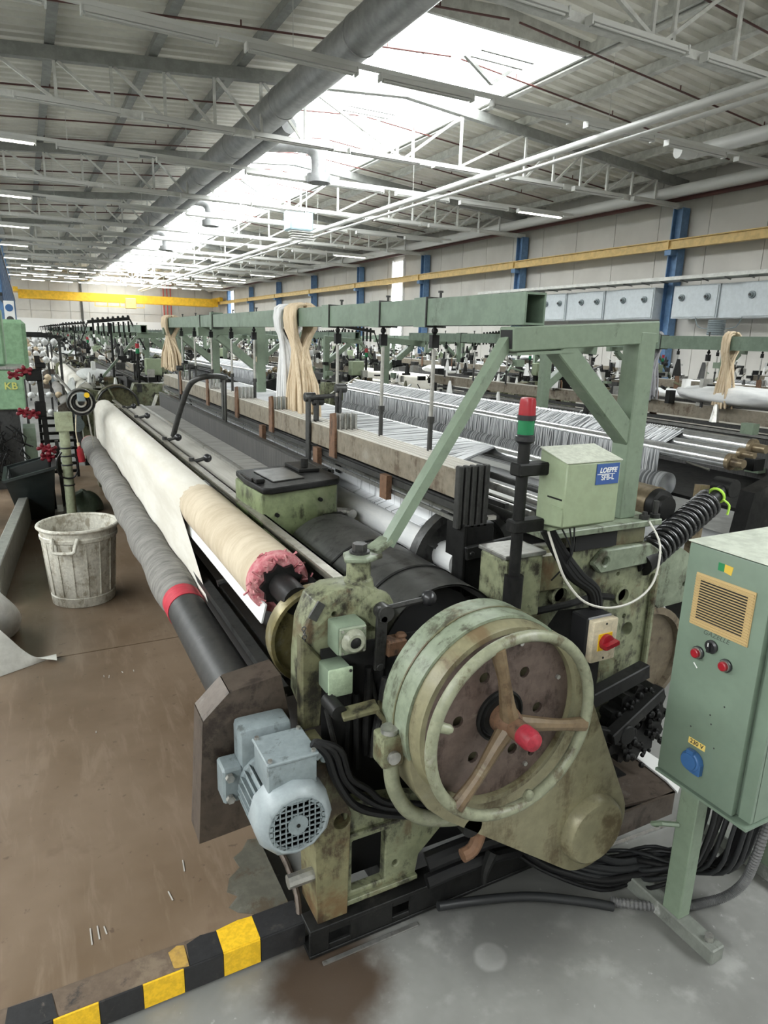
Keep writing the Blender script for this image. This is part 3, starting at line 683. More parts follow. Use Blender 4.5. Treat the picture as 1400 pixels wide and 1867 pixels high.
for k in range(9):
    x_ = .72+.045*k; part('inner_rod', M().cyl((x_, 1.575-.004*(k % 3), .48+.03*(k % 4)), (x_+.05*((k*7) % 3-1), 1.585, .72+.03*(k % 5)), .008+.003*(k % 3), n=8), BLACKM if k % 2 else DARKM, A)
part('inner_shaft', M().cyl((.60, 1.50, .26), (.52, 1.50, .26), .02, n=10), STEEL, A)
part('far_end_frame', M().plate([(.58,.1),(2.05,.1),(2.1,.5),(2.05,1.08),(1.25,1.08),(1.2,.95),(.95,.95),(.6,1.03),(.58,.5)], axis='y', a=7.75, b=7.95), OLIVED, A, bevel=.006)
# --- head casting with flange disc
hc = part('head_casting', M().plate([(.612,.86),(.622,.97),(.65,1.04),(.70,1.065),(.80,1.065),(.855,1.04),(.87,.99),(.86,.90),(.80,.84),(.74,.72),(.69,.66),(.635,.67),(.610,.74)], [circ(.705,.995,.009,10)], 'y', 1.615, 1.72), OLIVE, A, bevel=.012, seg=2)
part('boss', M().lathe((.805, 1.672, 1.03), (0,0,1), [(0,.05),(.04,.042),(.045,.036),(.105,.036)], 20), OLIVE, hc)
part('boss', M().lathe((.835, 1.625, .985), (0,-1,0), [(0,.062),(.015,.058),(.02,.04),(.04,.04)], 20), OLIVE, hc)
part('name_plate', M().plate([(.625,1.0),(.655,1.045),(.675,1.03),(.648,.985)], axis='y', a=1.609, b=1.616), DARKM, hc)
g = M(); y = 1.611
for k in range(26): g.torus((.612+.0015*math.sin(k), y, .97-.0125*k), (1,0,0) if k % 2 else (0,1,0), .006, .0018, 8, 4)
part('chain', g, DARKM, hc)
part('flange_disc', M().lathe((.725, 1.83, .858), (0,-1,0), [(0,.155),(.05,.160),(.058,.156),(.058,.145),(.03,.14),(.025,.06)], 40), worn('brassy_olive_disc', (.17,.145,.068), (.06,.05,.024), (.25,.24,.18), .5, .4, 9, .35, .35), A)
# push button box and junction box
bb = part('button_box', M().box(.680, .768, 1.535, 1.612, .905, .992), FRAMEG, A, bevel=.008, seg=2)
part('button_plate', M().box(.683, .765, 1.528, 1.536, .908, .989), GREEN, bb, bevel=.004)
part('button_ring', M().lathe((.724, 1.529, .948), (0,-1,0), [(0,.036),(.010,.034),(.020,.025),(.020,.017),(.008,.016)], 22), worn('grey_olive_ring', (.25,.26,.2), (.12,.12,.09), None, .4, 0, 20, .35), bb)
part('push_button', M().lathe((.724, 1.524, .948), (0,-1,0), [(0,.016),(.012,.0155),(.016,.010),(.017,0)], 16), BLACKM, bb)
for dx in (-.028, .028):
    for dz in (-.028, .028): part('screw', M().cyl((.724+dx*1.15, 1.5285, .9485+dz*1.15), (.724+dx*1.15, 1.525, .9485+dz*1.15), .004, n=8), STEEL, bb)
jb = part('junction_box', M().box(.652, .722, 1.535, 1.612, .792, .872), FRAMEG, A, bevel=.008, seg=2)
part('lid', M().box(.650, .724, 1.523, 1.534, .790, .874), worn('mint_lid', (.32,.395,.275), (.20,.24,.16), None, .3, 0, 20, .4), jb, bevel=.006, seg=2)
for dx, dz in ((-.028,-.032), (.028,.032)): part('screw', M().cyl((.687+dx, 1.5235, .832+dz), (.687+dx, 1.520, .832+dz), .0045, n=8), DARKM, jb)
# lever with ball knob, link bars
lv = part('ball_lever', M().cyl((.838, 1.575, 1.005), (.955, 1.555, 1.022), .0085, n=10).cyl((.835, 1.60, 1.0), (.835, 1.545, 1.0), .024, n=14), DARKM, A)
part('ball_knob', M().sphere((.975, 1.552, 1.025), .0235, 18), PLASTB, lv)
part('link_bar', M().bar((.828, 1.56, 1.02), (.828, 1.57, .82), .034, .012, (0,1,0)).cyl((.828, 1.545, .985), (.828, 1.57, .985), .012, n=10).cyl((.828, 1.56, .83), (.828, 1.575, .83), .012, n=8), DARKM, A, bevel=.002)
part('rust_bracket', M().box(.845, .91, 1.55, 1.60, .86, .91).cyl((.90, 1.575, .905), (.90, 1.575, .92), .018, n=10), RUSTB, A, bevel=.008)
part('push_rod', M().cyl((.80, 1.58, .83), (.79, 1.57, .55), .012, n=8).cyl((.75, 1.60, .84), (.74, 1.60, .5), .016, n=8).cyl((.86, 1.62, .86), (.84, 1.60, .5), .02, n=8), BLACKM, A)
# --- diagonal brace with foot plate and bolt
br = part('diagonal_brace', M().plate([(.742,1.632),(.800,1.605),(.862,1.632),(.885,1.70),(.855,1.715),(.80,1.71),(.762,1.69)], axis='z', a=1.136, b=1.150), GREEN, A, bevel=.003)
part('bent_strap', M().bar((.845, 1.672, 1.148), (.905, 1.69, 1.172), .052, .014), GREEN, br)
g = M().bar((.895, 1.688, 1.163), (1.352, 1.775, 1.765), .046, .006, (-.8,0,.6)).bar((.902, 1.668, 1.160), (1.360, 1.755, 1.758), .006, .030, (-.8,0,.6)); part('angle_bar', g, FRAMEG, br)
part('hex_bolt', M().cyl((.805, 1.668, 1.150), (.805, 1.668, 1.156), .03, n=18).cyl((.805, 1.668, 1.156), (.805, 1.668, 1.178), .022, n=6), DARKM, br)
# --- dark half round drive guard
dg = part('drive_guard', M().lathe((1.08, 1.62, .80), (0,1,0), [(0,.226),(.92,.226),(.92,.220),(0,.220)], 26, -PI, -.20*PI), DULL, A)
for y in (1.80, 2.12): part('strap', M().lathe((1.08, y, .80), (0,1,0), [(0,.2265),(0,.230),(.012,.230),(.012,.2265)], 26, -PI, -.20*PI), BLACKM, dg)
part('guard_shade_core', M().cyl((1.08, 1.70, .80), (1.08, 2.5, .80), .19, n=20), SHADE, A)  # black core painted as the shade under the guard
# --- brake drum, face plate, handwheel
AX, AZ = 1.035, .787
bd = part('brake_drum', M().lathe((AX, 1.43, AZ), (0,-1,0), [(0,.05),(0,.262),(.15,.262),(.165,.255),(.178,.255),(.178,.240),(.150,.239)], 56, caps=False), worn('stained_drum_paint', (.20,.185,.11), (.08,.062,.034), (.13,.085,.045), .5, .4, 6, .4), A, sharp=40)
part('cover_band', M().lathe((AX, 1.425, AZ), (0,-1,0), [(0,.263),(0,.271),(.13,.271),(.13,.263)], 40, -1.14*PI, .10*PI), GREEN, bd)
part('cover_band', M().lathe((AX, 1.36, AZ), (0,-1,0), [(0,.2715),(0,.274),(.005,.274),(.005,.2715)], 40, -1.14*PI, .10*PI), OLIVED, bd)
FACE = worn('brown_drum_face', (.135,.10,.085), (.06,.042,.036), (.22,.18,.15), .5, .3, 11, .42, .4)
hl = [circ(AX + .132*math.cos(a), AZ + .132*math.sin(a), .0165, 12) for a in [math.radians(d) for d in (-5, 55, 115, 175, 235, 295)]] + [circ(AX + .195*math.cos(a), AZ + .195*math.sin(a), .012, 10) for a in [math.radians(d) for d in (310,)]]
fp = part('face_plate', M().plate(circ(AX, AZ, .238, 48), hl, 'y', 1.268, 1.278), FACE, bd)
part('hole_shade_disc', M().cyl((AX, 1.305, AZ), (AX, 1.315, AZ), .237, n=32), SHADE, bd)  # black disc gives the holes their shade
part('hub_ring', M().lathe((AX, 1.268, AZ), (0,-1,0), [(0,.074),(.008,.074),(.010,.068),(.004,.062),(.004,.058),(.012,.056),(.012,.03)], 36), BLACKM, bd)
for d in (20, 75, 130, 185, 250, 300): a = math.radians(d); part('face_bolt', M().cyl((AX+.205*math.cos(a), 1.268, AZ+.205*math.sin(a)), (AX+.205*math.cos(a), 1.260, AZ+.205*math.sin(a)), .0065, n=8), STEEL, bd)
WHG = worn('worn_handwheel_paint', (.225,.235,.16), (.10,.085,.05), (.30,.30,.24), .45, .4, 12, .38)
hw = part('handwheel', M().torus((AX+.005, 1.208, AZ-.005), (0,1,0), .254, .0155, 64, 12), WHG, A)
for d in (107.5, -12.5, 227.5):
    a = math.radians(d); c_, s_ = math.cos(a), math.sin(a)
    part('spoke', M().tube([(AX+.02*c_, 1.218, AZ+.02*s_), (AX+.07*c_, 1.214, AZ+.07*s_), (AX+.005+.16*c_, 1.208, AZ-.004+.16*s_), (AX+.005+.25*c_, 1.208, AZ-.005+.25*s_)], [.026, .021, .0165, .021], 10, smooth=3), worn('brown_spoke', (.15,.105,.06), (.075,.048,.026), (.22,.195,.125), .45, .35, 12, .4), hw)
hb = part('hub', M().lathe((AX, 1.262, AZ), (0,-1,0), [(0,.040),(.028,.042),(.052,.036),(.062,.028),(.095,.027),(.098,.024)], 24), RUSTB, hw)
part('red_knob', M().lathe((AX, 1.170, AZ), (0,-1,0), [(0,.025),(.004,.028),(.034,.0285),(.048,.024),(.054,.014),(.056,0)], 24), REDD, hw)
for d in (165, 286):
    a = math.radians(d); part('rim_peg', M().lathe((AX+.005+.240*math.cos(a), 1.206, AZ-.005+.240*math.sin(a)), (-math.cos(a), -.5, -math.sin(a)), [(0,.014),(.024,.0125),(.032,.006),(.033,0)], 12), WHG, hw)
# --- gear cover (tear drop)
def hull2(c1, r1, c2, r2, n=14):
    dx, dz = c2[0]-c1[0], c2[1]-c1[1]; L = math.hypot(dx, dz); th = math.atan2(dz, dx); al = math.acos((r1-r2)/L); out = []
    for i in range(n+1): a = th + al + (2*PI-2*al)*i/n; out.append((c1[0]+r1*math.cos(a), c1[1]+r1*math.sin(a)))
    for i in range(n+1): a = th - al + 2*al*i/n; out.append((c2[0]+r2*math.cos(a), c2[1]+r2*math.sin(a)))
    return out
GCM = worn('olive_brown_cover', (.245,.225,.14), (.115,.09,.05), (.30,.285,.20), .5, .4, 5, .35, .15)
gc = part('gear_cover', M().plate(hull2((1.08, .72), .30, (1.465, .255), .155), axis='y', a=1.30, b=1.46), GCM, A, bevel=.012, seg=2)
part('cover_boss', M().lathe((1.46, 1.302, .262), (0,-1,0), [(0,.118),(.032,.112),(.040,.104),(.040,0.02),(.040,0)], 36), GCM, gc)
part('drip_fluff', M().tube([(1.16, 1.40, .20), (1.13, 1.39, .15), (1.12, 1.38, .11)], [.022,.014,.006], 7, smooth=3), BLACKM, A)
# --- bent hand lever under the drum
hv = part('bent_handle', M().tube([(.752, 1.345, .72), (.754, 1.345, .65), (.768, 1.345, .585), (.815, 1.345, .505), (.89, 1.345, .455), (1.0, 1.345, .42)], .021, 12, smooth=4), WHG, A)
part('clevis', M().box(.715, .780, 1.32, 1.385, .675, .765), OLIVE, hv, bevel=.010, seg=2); part('clevis_bolt', M().cyl((.748, 1.35, .765), (.748, 1.35, .778), .024, n=14).cyl((.745, 1.32, .71), (.745, 1.31, .71), .018, n=12), STEEL, hv)
part('pivot', M().cyl((1.0, 1.30, .42), (1.0, 1.40, .42), .032, n=16), BLACKM, hv)
part('rusted_pipe', M().tube([(1.045, 1.32, .43), (1.04, 1.32, .37), (1.02, 1.32, .325), (.985, 1.32, .315)], .02, 10, smooth=3), RUSTB, A)
part('linkage_bracket', M().bar((.66, 1.46, .775), (.76, 1.44, .79), .055, .014).bar((.755, 1.44, .79), (.82, 1.40, .70), .055, .014), OLIVED, A, bevel=.003)
part('linkage_pin', M().cyl((.655, 1.46, .78), (.655, 1.54, .78), .022, n=14), BLACKM, A)
for k, (dx, r) in enumerate(((0, .012), (.022, .010), (.04, .009))):
    part('motor_cable', M().tube([(.565+dx*.3, 1.43, .735), (.60+dx, 1.42, .70), (.635+dx, 1.43, .60), (.70+dx, 1.445, .49+dx), (.80, 1.45, .425+dx), (.93, 1.45, .375+dx), (1.12, 1.46, .30+dx*.5)], r, 8, smooth=4), RUBBER, A)
part('black_hose', M().tube([(.95, 1.45, .20), (1.05, 1.43, .225), (1.18, 1.43, .22), (1.3, 1.44, .18)], .03, 10, smooth=4), RUBBER, A)
part('black_hose', M().tube([(.94, 1.43, .15), (1.05, 1.42, .165), (1.18, 1.42, .16), (1.3, 1.44, .12)], .022, 10, smooth=4), RUBBER, A)
# --- grey gear motor on its guard
mg = part('motor_guard', M().plate([(.342,.725),(.415,.795),(.56,.815),(.585,.68),(.515,.36),(.318,.345)], axis='y', a=1.655, b=1.665), RUSTY, A)
g = M()
op = [(.318,.345),(.342,.725),(.415,.795),(.56,.815)]
for (a, b) in zip(op[:-1], op[1:]):
    d_ = (Vector((b[0]-a[0], 0, b[1]-a[1]))).normalized(); nn = Vector((d_.z, 0, -d_.x))*-.006
    P = [Vector((a[0],1.655,a[1])), Vector((b[0],1.655,b[1])), Vector((b[0],1.76,b[1])), Vector((a[0],1.76,a[1]))]
    g.add(P + [p+nn for p in P], [(0,1,2,3),(7,6,5,4),(0,4,5,1),(1,5,6,2),(2,6,7,3),(3,7,4,0)])
part('guard_rim', g, RUSTY, mg)
MX, MZ = .500, .562
mo = part('gear_motor', M().lathe((MX, 1.60, MZ), (0,-1,0), [(0,.085),(.02,.096),(.05,.096),(.055,.088),(.16,.088)], 28), GREYP, A)
part('gear_housing', M().box(MX-.085, MX+.06, 1.565, 1.65, MZ-.06, MZ+.165), GREYP, mo, bevel=.014, seg=2)
for k in range(14):
    a = PI*.62 + k*PI*.062; part('cooling_fin', M().bar((MX+.094*math.cos(a), 1.55, MZ+.094*math.sin(a)), (MX+.094*math.cos(a), 1.445, MZ+.094*math.sin(a)), .004, .014, (math.cos(a),0,math.sin(a))), GREYP, mo)
part('fan_cover', M().lathe((MX, 1.45, MZ), (0,-1,0), [(0,.088),(.0,.104),(.055,.104),(.075,.098),(.088,.084),(.090,.073),(.080,.072)], 12, a0=0, a1=2*PI, caps=False), worn('pale_fan_cover', (.29,.33,.345), (.20,.23,.24), None, .3, 0, 14, .35, var=.05), mo, bevel=.006, seg=2)
part('fan_shade_disc', M().cyl((MX, 1.385, MZ), (MX, 1.39, MZ), .080, n=28), SHADE, mo)  # black disc as the shade behind the fan grille
g = M()
for k in range(-4, 5):
    o_ = k*.0155; L_ = math.sqrt(max(.073**2-o_*o_, 0)); g.box(MX-L_, MX+L_, 1.360, 1.364, MZ+o_-.0014, MZ+o_+.0014).box(MX+o_-.0014, MX+o_+.0014, 1.359, 1.363, MZ-L_, MZ+L_)
g.cyl((MX, 1.357, MZ), (MX, 1.364, MZ), .027, n=14); g.lathe((MX, 1.366, MZ), (0,-1,0), [(0,.066),(.006,.066),(.006,.074),(0,.074)], 28)
part('fan_grille', g, GREYP, mo)
part('grille_screw', M().cyl((MX, 1.358, MZ), (MX, 1.354, MZ), .005, n=8), BLACKM, mo)
tb = part('terminal_box', M().box(MX-.062, MX+.068, 1.40, 1.525, MZ+.072, MZ+.155), GREYP, mo, bevel=.006, seg=2)
part('terminal_lid', M().box(MX-.066, MX+.072, 1.396, 1.529, MZ+.155, MZ+.165), GREYP, tb, bevel=.003)
for dx in (-.055, .06):
    for yy in (1.407, 1.518): part('lid_screw', M().cyl((MX+dx, yy, MZ+.165), (MX+dx, yy, MZ+.172), .006, n=8), STEEL, tb)
part('cable_gland', M().tube([(MX+.072, 1.43, MZ+.13), (MX+.092, 1.43, MZ+.14), (MX+.102, 1.43, MZ+.115)], .0135, 10, smooth=3), GREYP, tb)
for k, zz in enumerate((MZ+.03,)):
    ft = part('mounting_foot', M().box(MX-.135, MX-.08, 1.565, 1.64, MZ-.045, MZ+.06), GREYP, mo, bevel=.006)
    for q_ in (-.025, .04): part('foot_bolt', M().cyl((MX-.118, 1.565, MZ+q_), (MX-.118, 1.552, MZ+q_), .012, n=6), STEEL, ft)
# --- rolls at the front
tk = part('takeup_roll', M().cyl((.50, 1.72, .635), (.50, 2.66, .635), .078, n=30), worn('black_roll_core', (.03,.03,.029), (.02,.02,.02), (.09,.09,.085), .4, .2, 10, .5), A)
part('red_band', M().cyl((.50, 2.66, .635), (.50, 2.78, .635), .081, n=30), fabric('red_tape', (.52,.05,.07), (.40,.03,.05), (20,60,20), .6, .2), tk)
g = M(); rnd = random.Random(5)
prof = [(2.78, .080)] + [(2.84+.1*k, .086 + .006*math.sin(k*.9) + .004*rnd.random()) for k in range(45)] + [(7.35, .086)]
g.lathe((.50, 0, .635), (0,1,0), prof, 32); part('grey_felt', g, GFELT, tk, sharp=60)
part('red_end', M().cyl((.50, 7.35, .635), (.50, 7.41, .635), .082, n=24), PINK, tk)
fr = part('front_roller', M().cyl((.665, 3.12, .972), (.665, 7.45, .972), .094, n=32), WCLOTH, A)
part('beige_felt', M().lathe((.665, 1.98, .972), (0,1,0), [(0,.070),(.0,.100),(.10,.101),(.5,.099),(1.0,.100),(1.15,.097)], 36), BEIGE, fr)
g = M(); rnd = random.Random(2)
for i in range(110):   # frayed pink selvedge on the roll end
    a = rnd.uniform(0, 2*PI); r0 = rnd.uniform(.076, .100); p = Vector((.665+r0*math.cos(a), 1.975+rnd.uniform(-.02,.05), .972+r0*math.sin(a)))
    g.tube([p, p+Vector((rnd.uniform(-.014,.014), -rnd.uniform(.006,.022), rnd.uniform(-.014,.014))), p+Vector((rnd.uniform(-.02,.02), -rnd.uniform(.0,.02), rnd.uniform(-.02,.02)))], .0035, 4)
g.lathe((.665, 1.962, .972), (0,1,0), [(0,.070),(0,.096),(.012,.1005),(.045,.1022),(.05,.100)], 36); part('pink_selvedge', g, PINK, fr, sharp=80)
part('roll_core', M().cyl((.665, 1.80, .972), (.665, 2.0, .972), .045, n=18).plate([(.665+(.074 if i % 2 else .058)*math.cos(i*PI/9), .972+(.074 if i % 2 else .058)*math.sin(i*PI/9)) for i in range(18)], axis='y', a=1.945, b=1.99), BLACKM, fr)
# white cloth: over the roller and hanging down behind the take-up roll, cut edge at the near end
def sheet(u, v):   # u along, v down
    y = 3.10 + (7.45-3.10)*u
    if v < .35: a = PI*.35 + (PI*.65)*(v/.35); return (.665+.0985*math.cos(a), y + .0, .972+.0985*math.sin(a))
    t = (v-.35)/.65; yy = y - (1-u)**6 * .48*t
    return (.5665 + .008*t + .006*math.sin(9*u+3*t)*t, yy, .972 - t*(.30 + .02*u))
part('white_cloth', M().grid(sheet, 40, 16), WCLOTH, A, sharp=80, normals=False)
part('lower_cloth_edge', M().add([(.600, 1.92, .925), (.600, 3.4, .925), (.585, 3.4, .865), (.585, 1.92, .865), (.606, 1.92, .925), (.606, 3.4, .925), (.591, 3.4, .865), (.591, 1.92, .865)], [(0,1,2,3),(7,6,5,4),(0,4,5,1),(1,5,6,2),(2,6,7,3),(3,7,4,0)]), WFELT, A)
part('lower_guard_rail', M().box(.575, .615, 1.75, 3.6, .70, .725).box(.610, .655, 1.75, 7.6, .69, .70), DARKM, A)
part('inner_shade_panel', M().box(.76, .775, 1.85, 7.6, .3, .98), SHADE, A)  # black panel put in for the shade behind the front rolls
part('cross_bolt', M().cyl((.60, 2.55, .78), (.72, 2.55, .80), .014, n=8).cyl((.60, 1.85, .70), (.72, 1.85, .72), .014, n=8), DARKM, A)
part('front_rail', M().box(.772, .812, 1.72, 7.75, 1.032, 1.040).box(.804, .812, 1.72, 7.75, .985, 1.040), worn('worn_steel_rail', (.27,.255,.21), (.13,.115,.085), (.38,.36,.31), .45, .3, 9, .4, .6), A)
part('under_rail', M().box(.735, .79, 1.75, 7.7, .958, .966), DARKM, A)
for i, y in enumerate((3.88, 4.74, 6.08, 6.9)):
    h_ = part('clamp_handle', M().cyl((.80, y, 1.035), (.862, y-.01, 1.052), .011, n=8).cyl((.79, y, 1.02), (.79, y, 1.06), .016, n=10), DARKM, A)
    part('ball_knob', M().sphere((.878, y-.012, 1.055), .0255, 14), PLASTB, h_)
# --- cloth, reed, healds
cloth_and_reed(A, 2.95, 7.5)
heald_frames(A, 1.93, 7.65, 5, 1.30, 1.212, 1.315, (3.0, 3.95, 4.72, 5.6, 6.7))
for x, y, h in ((1.29, 3.33, .12), (1.335, 3.33, .10), (1.43, 3.25, .17), (1.29, 5.1, .10), (1.29, 6.75, .1), (1.36, 6.6, .12)):
    part('heddle_lever', M().box(x-.006, x+.008, y-.025, y+.025, 1.05, 1.33+h).cyl((x-.02, y, 1.325+h), (x+.04, y, 1.325+h), .024, n=12), DARKM, A, bevel=.003)
part('cross_link', M().cyl((1.27, 3.33, 1.44), (1.44, 3.25, 1.46), .012, n=8), DARKM, A)
part('lower_batten', M().box(1.285, 1.30, 3.0, 7.6, 1.10, 1.118), DARKM, A)
for y in (2.42, 3.18, 4.1): part('batten_bracket', M().box(1.27, 1.295, y-.03, y+.03, 1.105, 1.205), RUSTB, A)
# --- overhead beam, rods and support frames
beam_and_rods(A, BZ, 1.745, 8.1, [2.31, 2.745, 3.25, 4.05, 4.7, 5.3, 5.95, 6.6, 7.2], [2.39, 2.79, 3.36, 5.83, 6.3])
part('beam_joint', M().box(1.39, 1.492, 5.80, 5.86, BZ-.02, BZ+.118), GREENB, A)
f = part('support_frame', M().box(1.895, 1.975, 1.72, 1.80, 1.128, 1.80), FRAMEG, A, bevel=.004)
part('arm', M().bar((1.352, 1.765, 1.760), (1.985, 1.76, 1.800), .078, .076), FRAMEG, f, bevel=.004)
part('open_end_shade', M().bar((1.3505, 1.765, 1.760), (1.354, 1.765, 1.7602), .060, .058), SHADE, f)  # black patch paints the shaded hollow of the tube end
part('brace', M().bar((1.56, 1.762, 1.745), (1.93, 1.76, 1.42), .070, .070), FRAMEG, f, bevel=.004)
part('arm_plate', M().bar((1.37, 1.765, 1.716), (1.60, 1.763, 1.729), .076, .010), FRAMEG, f)
support_frame(A, 6.2, BZ); support_frame(A, 7.9, BZ)
part('warning_sign', M().box(1.885, 1.889, 6.17, 6.23, 1.42, 1.56), CREAM, A); 
# --- gear box with black lid
gb = part('gear_box', M().plate([(.785,2.83),(.80,2.58),(1.165,2.655),(1.185,2.70),(1.175,3.05),(.79,2.95)], axis='z', a=.80, b=1.125), worn('oily_green_box', (.17,.205,.105), (.05,.055,.03), (.23,.26,.15), .5, .4, 8, .4), A, bevel=.01, seg=2)
part('lid', M().plate([(.785,2.78),(.80,2.57),(.835,2.555),(1.17,2.65),(1.195,2.70),(1.185,3.06),(.80,2.97)], axis='z', a=1.126, b=1.152), BLACKM, gb, bevel=.004)
part('lid_panel', M().plate([(.875,2.66),(1.03,2.70),(1.02,2.95),(.865,2.91)], axis='z', a=1.1525, b=1.158), DULL, gb, bevel=.002)
part('lid_hinge', M().box(.79, .83, 2.70, 2.86, 1.152, 1.168).box(.80, .84, 2.66, 2.72, 1.152, 1.17), BLACKM, gb, bevel=.004)
part('lid_bracket', M().box(1.05, 1.15, 2.82, 3.02, 1.153, 1.168).cyl((1.09, 2.86, 1.168), (1.09, 2.86, 1.21), .018, n=10).cyl((1.12, 2.94, 1.168), (1.12, 2.94, 1.185), .016, n=10), BLACKM, gb, bevel=.003)
for x, y, z in ((.865, 2.60, 1.03), (1.075, 2.642, 1.07)): part('side_screw', M().cyl((x, y, z), (x, y-.022, z), .009, n=10), BLACKM, gb)
part('box_bracket', M().box(1.09, 1.19, 2.60, 2.66, .93, 1.0), BLACKM, gb, bevel=.006)
part('side_valve', M().cyl((1.18, 2.70, .99), (1.25, 2.70, .98), .018, n=10).cyl((1.245, 2.66, .98), (1.245, 2.72, .98), .022, n=10), STEEL, gb)
# --- bent tube handrail over the cloth
part('bent_tube', M().tube([(.865, 4.83, 1.05), (.90, 4.75, 1.22), (.945, 4.66, 1.39), (.98, 4.60, 1.45), (1.05, 4.58, 1.475), (1.16, 4.70, 1.47), (1.22, 4.78, 1.455)], .019, 12, smooth=4), DARKM, A)
part('tube_stay', M().bar((1.235, 4.80, 1.46), (1.235, 4.82, 1.0), .03, .012), DARKM, A)
# --- under the healds: white roll and white warp
part('white_heddles', M().box(1.445, 1.449, 2.02, 7.5, .82, 1.15), WARP, A)
part('breast_roll', M().cyl((1.36, 1.95, .955), (1.36, 7.5, .955), .055, n=20), WFELT, A)
part('lower_warp', M().add([(1.40, 2.15, 1.0), (1.62, 2.15, 1.06), (1.62, 7.5, 1.06), (1.40, 7.5, 1.0), (1.40, 2.15, .994), (1.62, 2.15, 1.054), (1.62, 7.5, 1.054), (1.40, 7.5, .994)], [(0,1,2,3),(4,7,6,5),(0,4,5,1),(2,6,7,3),(1,5,6,2),(3,7,4,0)]), WARP, A)
# upper warp sheet with open near edge, made of yarn bands
sh = part('warp_gap_sheet', M().add([(1.455, 2.30, 1.222), (2.06, 2.72, 1.240), (2.06, 7.45, 1.240), (1.455, 7.45, 1.222), (1.455, 2.30, 1.216), (2.06, 2.72, 1.234), (2.06, 7.45, 1.234), (1.455, 7.45, 1.216)], [(0,1,2,3),(4,7,6,5),(0,4,5,1),(2,6,7,3),(1,5,6,2),(3,7,4,0)]), GAPSHADE, A)  # dark under-sheet paints the shade in the gaps between yarn bands
g = M(); rnd = random.Random(11)
for i in range(210):
    y = 2.32 + i*.0245
    wd = rnd.uniform(.006, .0205); k_ = max(0, min(1, (2.8-y)/.5)); ya = y; yb = y + .42*k_ + rnd.uniform(-.03, .03)
    g.add([(1.456, ya, 1.2245), (2.055, yb, 1.2425), (2.055, yb+wd, 1.2425), (1.456, ya+wd, 1.2245), (1.456, ya, 1.2225), (2.055, yb, 1.2405), (2.055, yb+wd, 1.2405), (1.456, ya+wd, 1.2225)], [(0,1,2,3),(4,7,6,5),(0,4,5,1),(2,6,7,3)])
part('warp_bands', g, THREAD, A, kind='stuff', sharp=80)
# heddle wires, dark dashes along the healds
g = M()
for k in range(150):
    y = 2.1 + k*.036 + rnd.uniform(-.006, .006); g.box(1.446, 1.452, y, y+rnd.uniform(.008,.022), 1.20, 1.232)
part('heddle_wires', g, BLACKM, A, kind='stuff')
for i, (x, z, r, mt) in enumerate(((1.62, 1.09, .022, DARKM), (1.70, 1.10, .016, STEEL), (1.78, 1.085, .020, DARKM), (1.88, 1.10, .02, STEEL), (1.97, 1.12, .016, DARKM), (2.08, 1.205, .034, CHROME), (2.22, 1.165, .042, CHROME), (2.36, 1.125, .040, CHROME))):
    part('guide_roller', M().cyl((x, 1.98, z), (x, 7.5, z), r, n=16), mt, A)
part('drop_rail', M().box(1.52, 1.56, 2.02, 7.5, 1.085, 1.10), HEALDT, A); part('drop_rail', M().box(1.58, 1.60, 2.0, 7.5, 1.13, 1.15), DARKM, A)
part('selvedge_rail', M().box(1.64, 1.68, 2.02, 7.5, 1.145, 1.152), WHITE, A)
br_ = part('brown_roll_end', M().cyl((2.25, 1.86, 1.12), (2.25, 2.12, 1.12), .075, n=26), BRONZE, A)
part('roll_collar', M().lathe((2.25, 1.86, 1.12), (0,-1,0), [(0,.070),(.03,.066),(.035,.05),(.06,.045)], 24), BLACKM, br_)
part('warp_beam', M().cyl((2.36, 1.95, .46), (2.36, 7.5, .46), .20, n=30), WFELT, A)
part('beam_flange', M().lathe((2.30, 1.90, .42), (0,-1,0), [(0,.24),(.05,.24),(.055,.21),(.03,.20),(.03,.06)], 36), worn('rusty_flange', (.16,.13,.09), (.06,.045,.03), (.26,.22,.15), .5, .4, 10, .45, .3), A)
# --- right hand end castings
part('side_frame', M().plate([(1.30,1.085),(1.98,1.03),(2.09,1.00),(2.13,.93),(2.12,.70),(2.10,.40),(1.98,.36),(1.98,.15),(1.80,.12),(1.86,.45),(1.84,.80),(1.62,.82),(1.52,.70),(1.45,.55),(1.32,.6)], [circ(1.795,.975,.018,12), circ(1.61,.885,.028,14), circ(1.925,.835,.026,14), circ(1.985,.68,.03,14), circ(1.90,.92,.009,8), circ(1.96,.74,.01,8)], 'y', 1.70, 1.745), OLIVE, A, bevel=.008, seg=2)
part('frame_boss', M().lathe((1.61, 1.70, .885), (0,-1,0), [(0,.046),(.018,.044),(.018,.029),(0,.028)], 20).lathe((1.925, 1.70, .835), (0,-1,0), [(0,.042),(.016,.040),(.016,.027),(0,.026)], 20), OLIVE, A)
part('arm_rib', M().plate([(1.74,.985),(1.79,1.035),(2.02,1.035),(2.10,.99),(2.09,.955),(1.78,.945)], [circ(1.80,.99,.016,12)], 'y', 1.672, 1.70), GREEN, A, bevel=.006)
part('leg_rib', M().bar((2.095, 1.69, .90), (2.095, 1.69, .45), .022, .022), OLIVE, A, bevel=.005)
part('spring_arm', M().plate([(2.02,1.03),(2.28,.97),(2.40,.90),(2.42,.80),(2.34,.72),(2.20,.715),(2.10,.80)], [circ(2.34,.80,.012,8)], 'y', 1.74, 1.79), GREEN, A, bevel=.01, seg=2)
part('head_block', M().box(1.30, 1.46, 1.62, 1.76, .86, 1.075), OLIVE, A, bevel=.008); part('head_block', M().box(1.46, 1.60, 1.66, 1.78, .92, 1.06), OLIVED, A, bevel=.008)
part('machined_cap', M().box(1.295, 1.465, 1.615, 1.765, 1.076, 1.09), STEEL, A, bevel=.003)
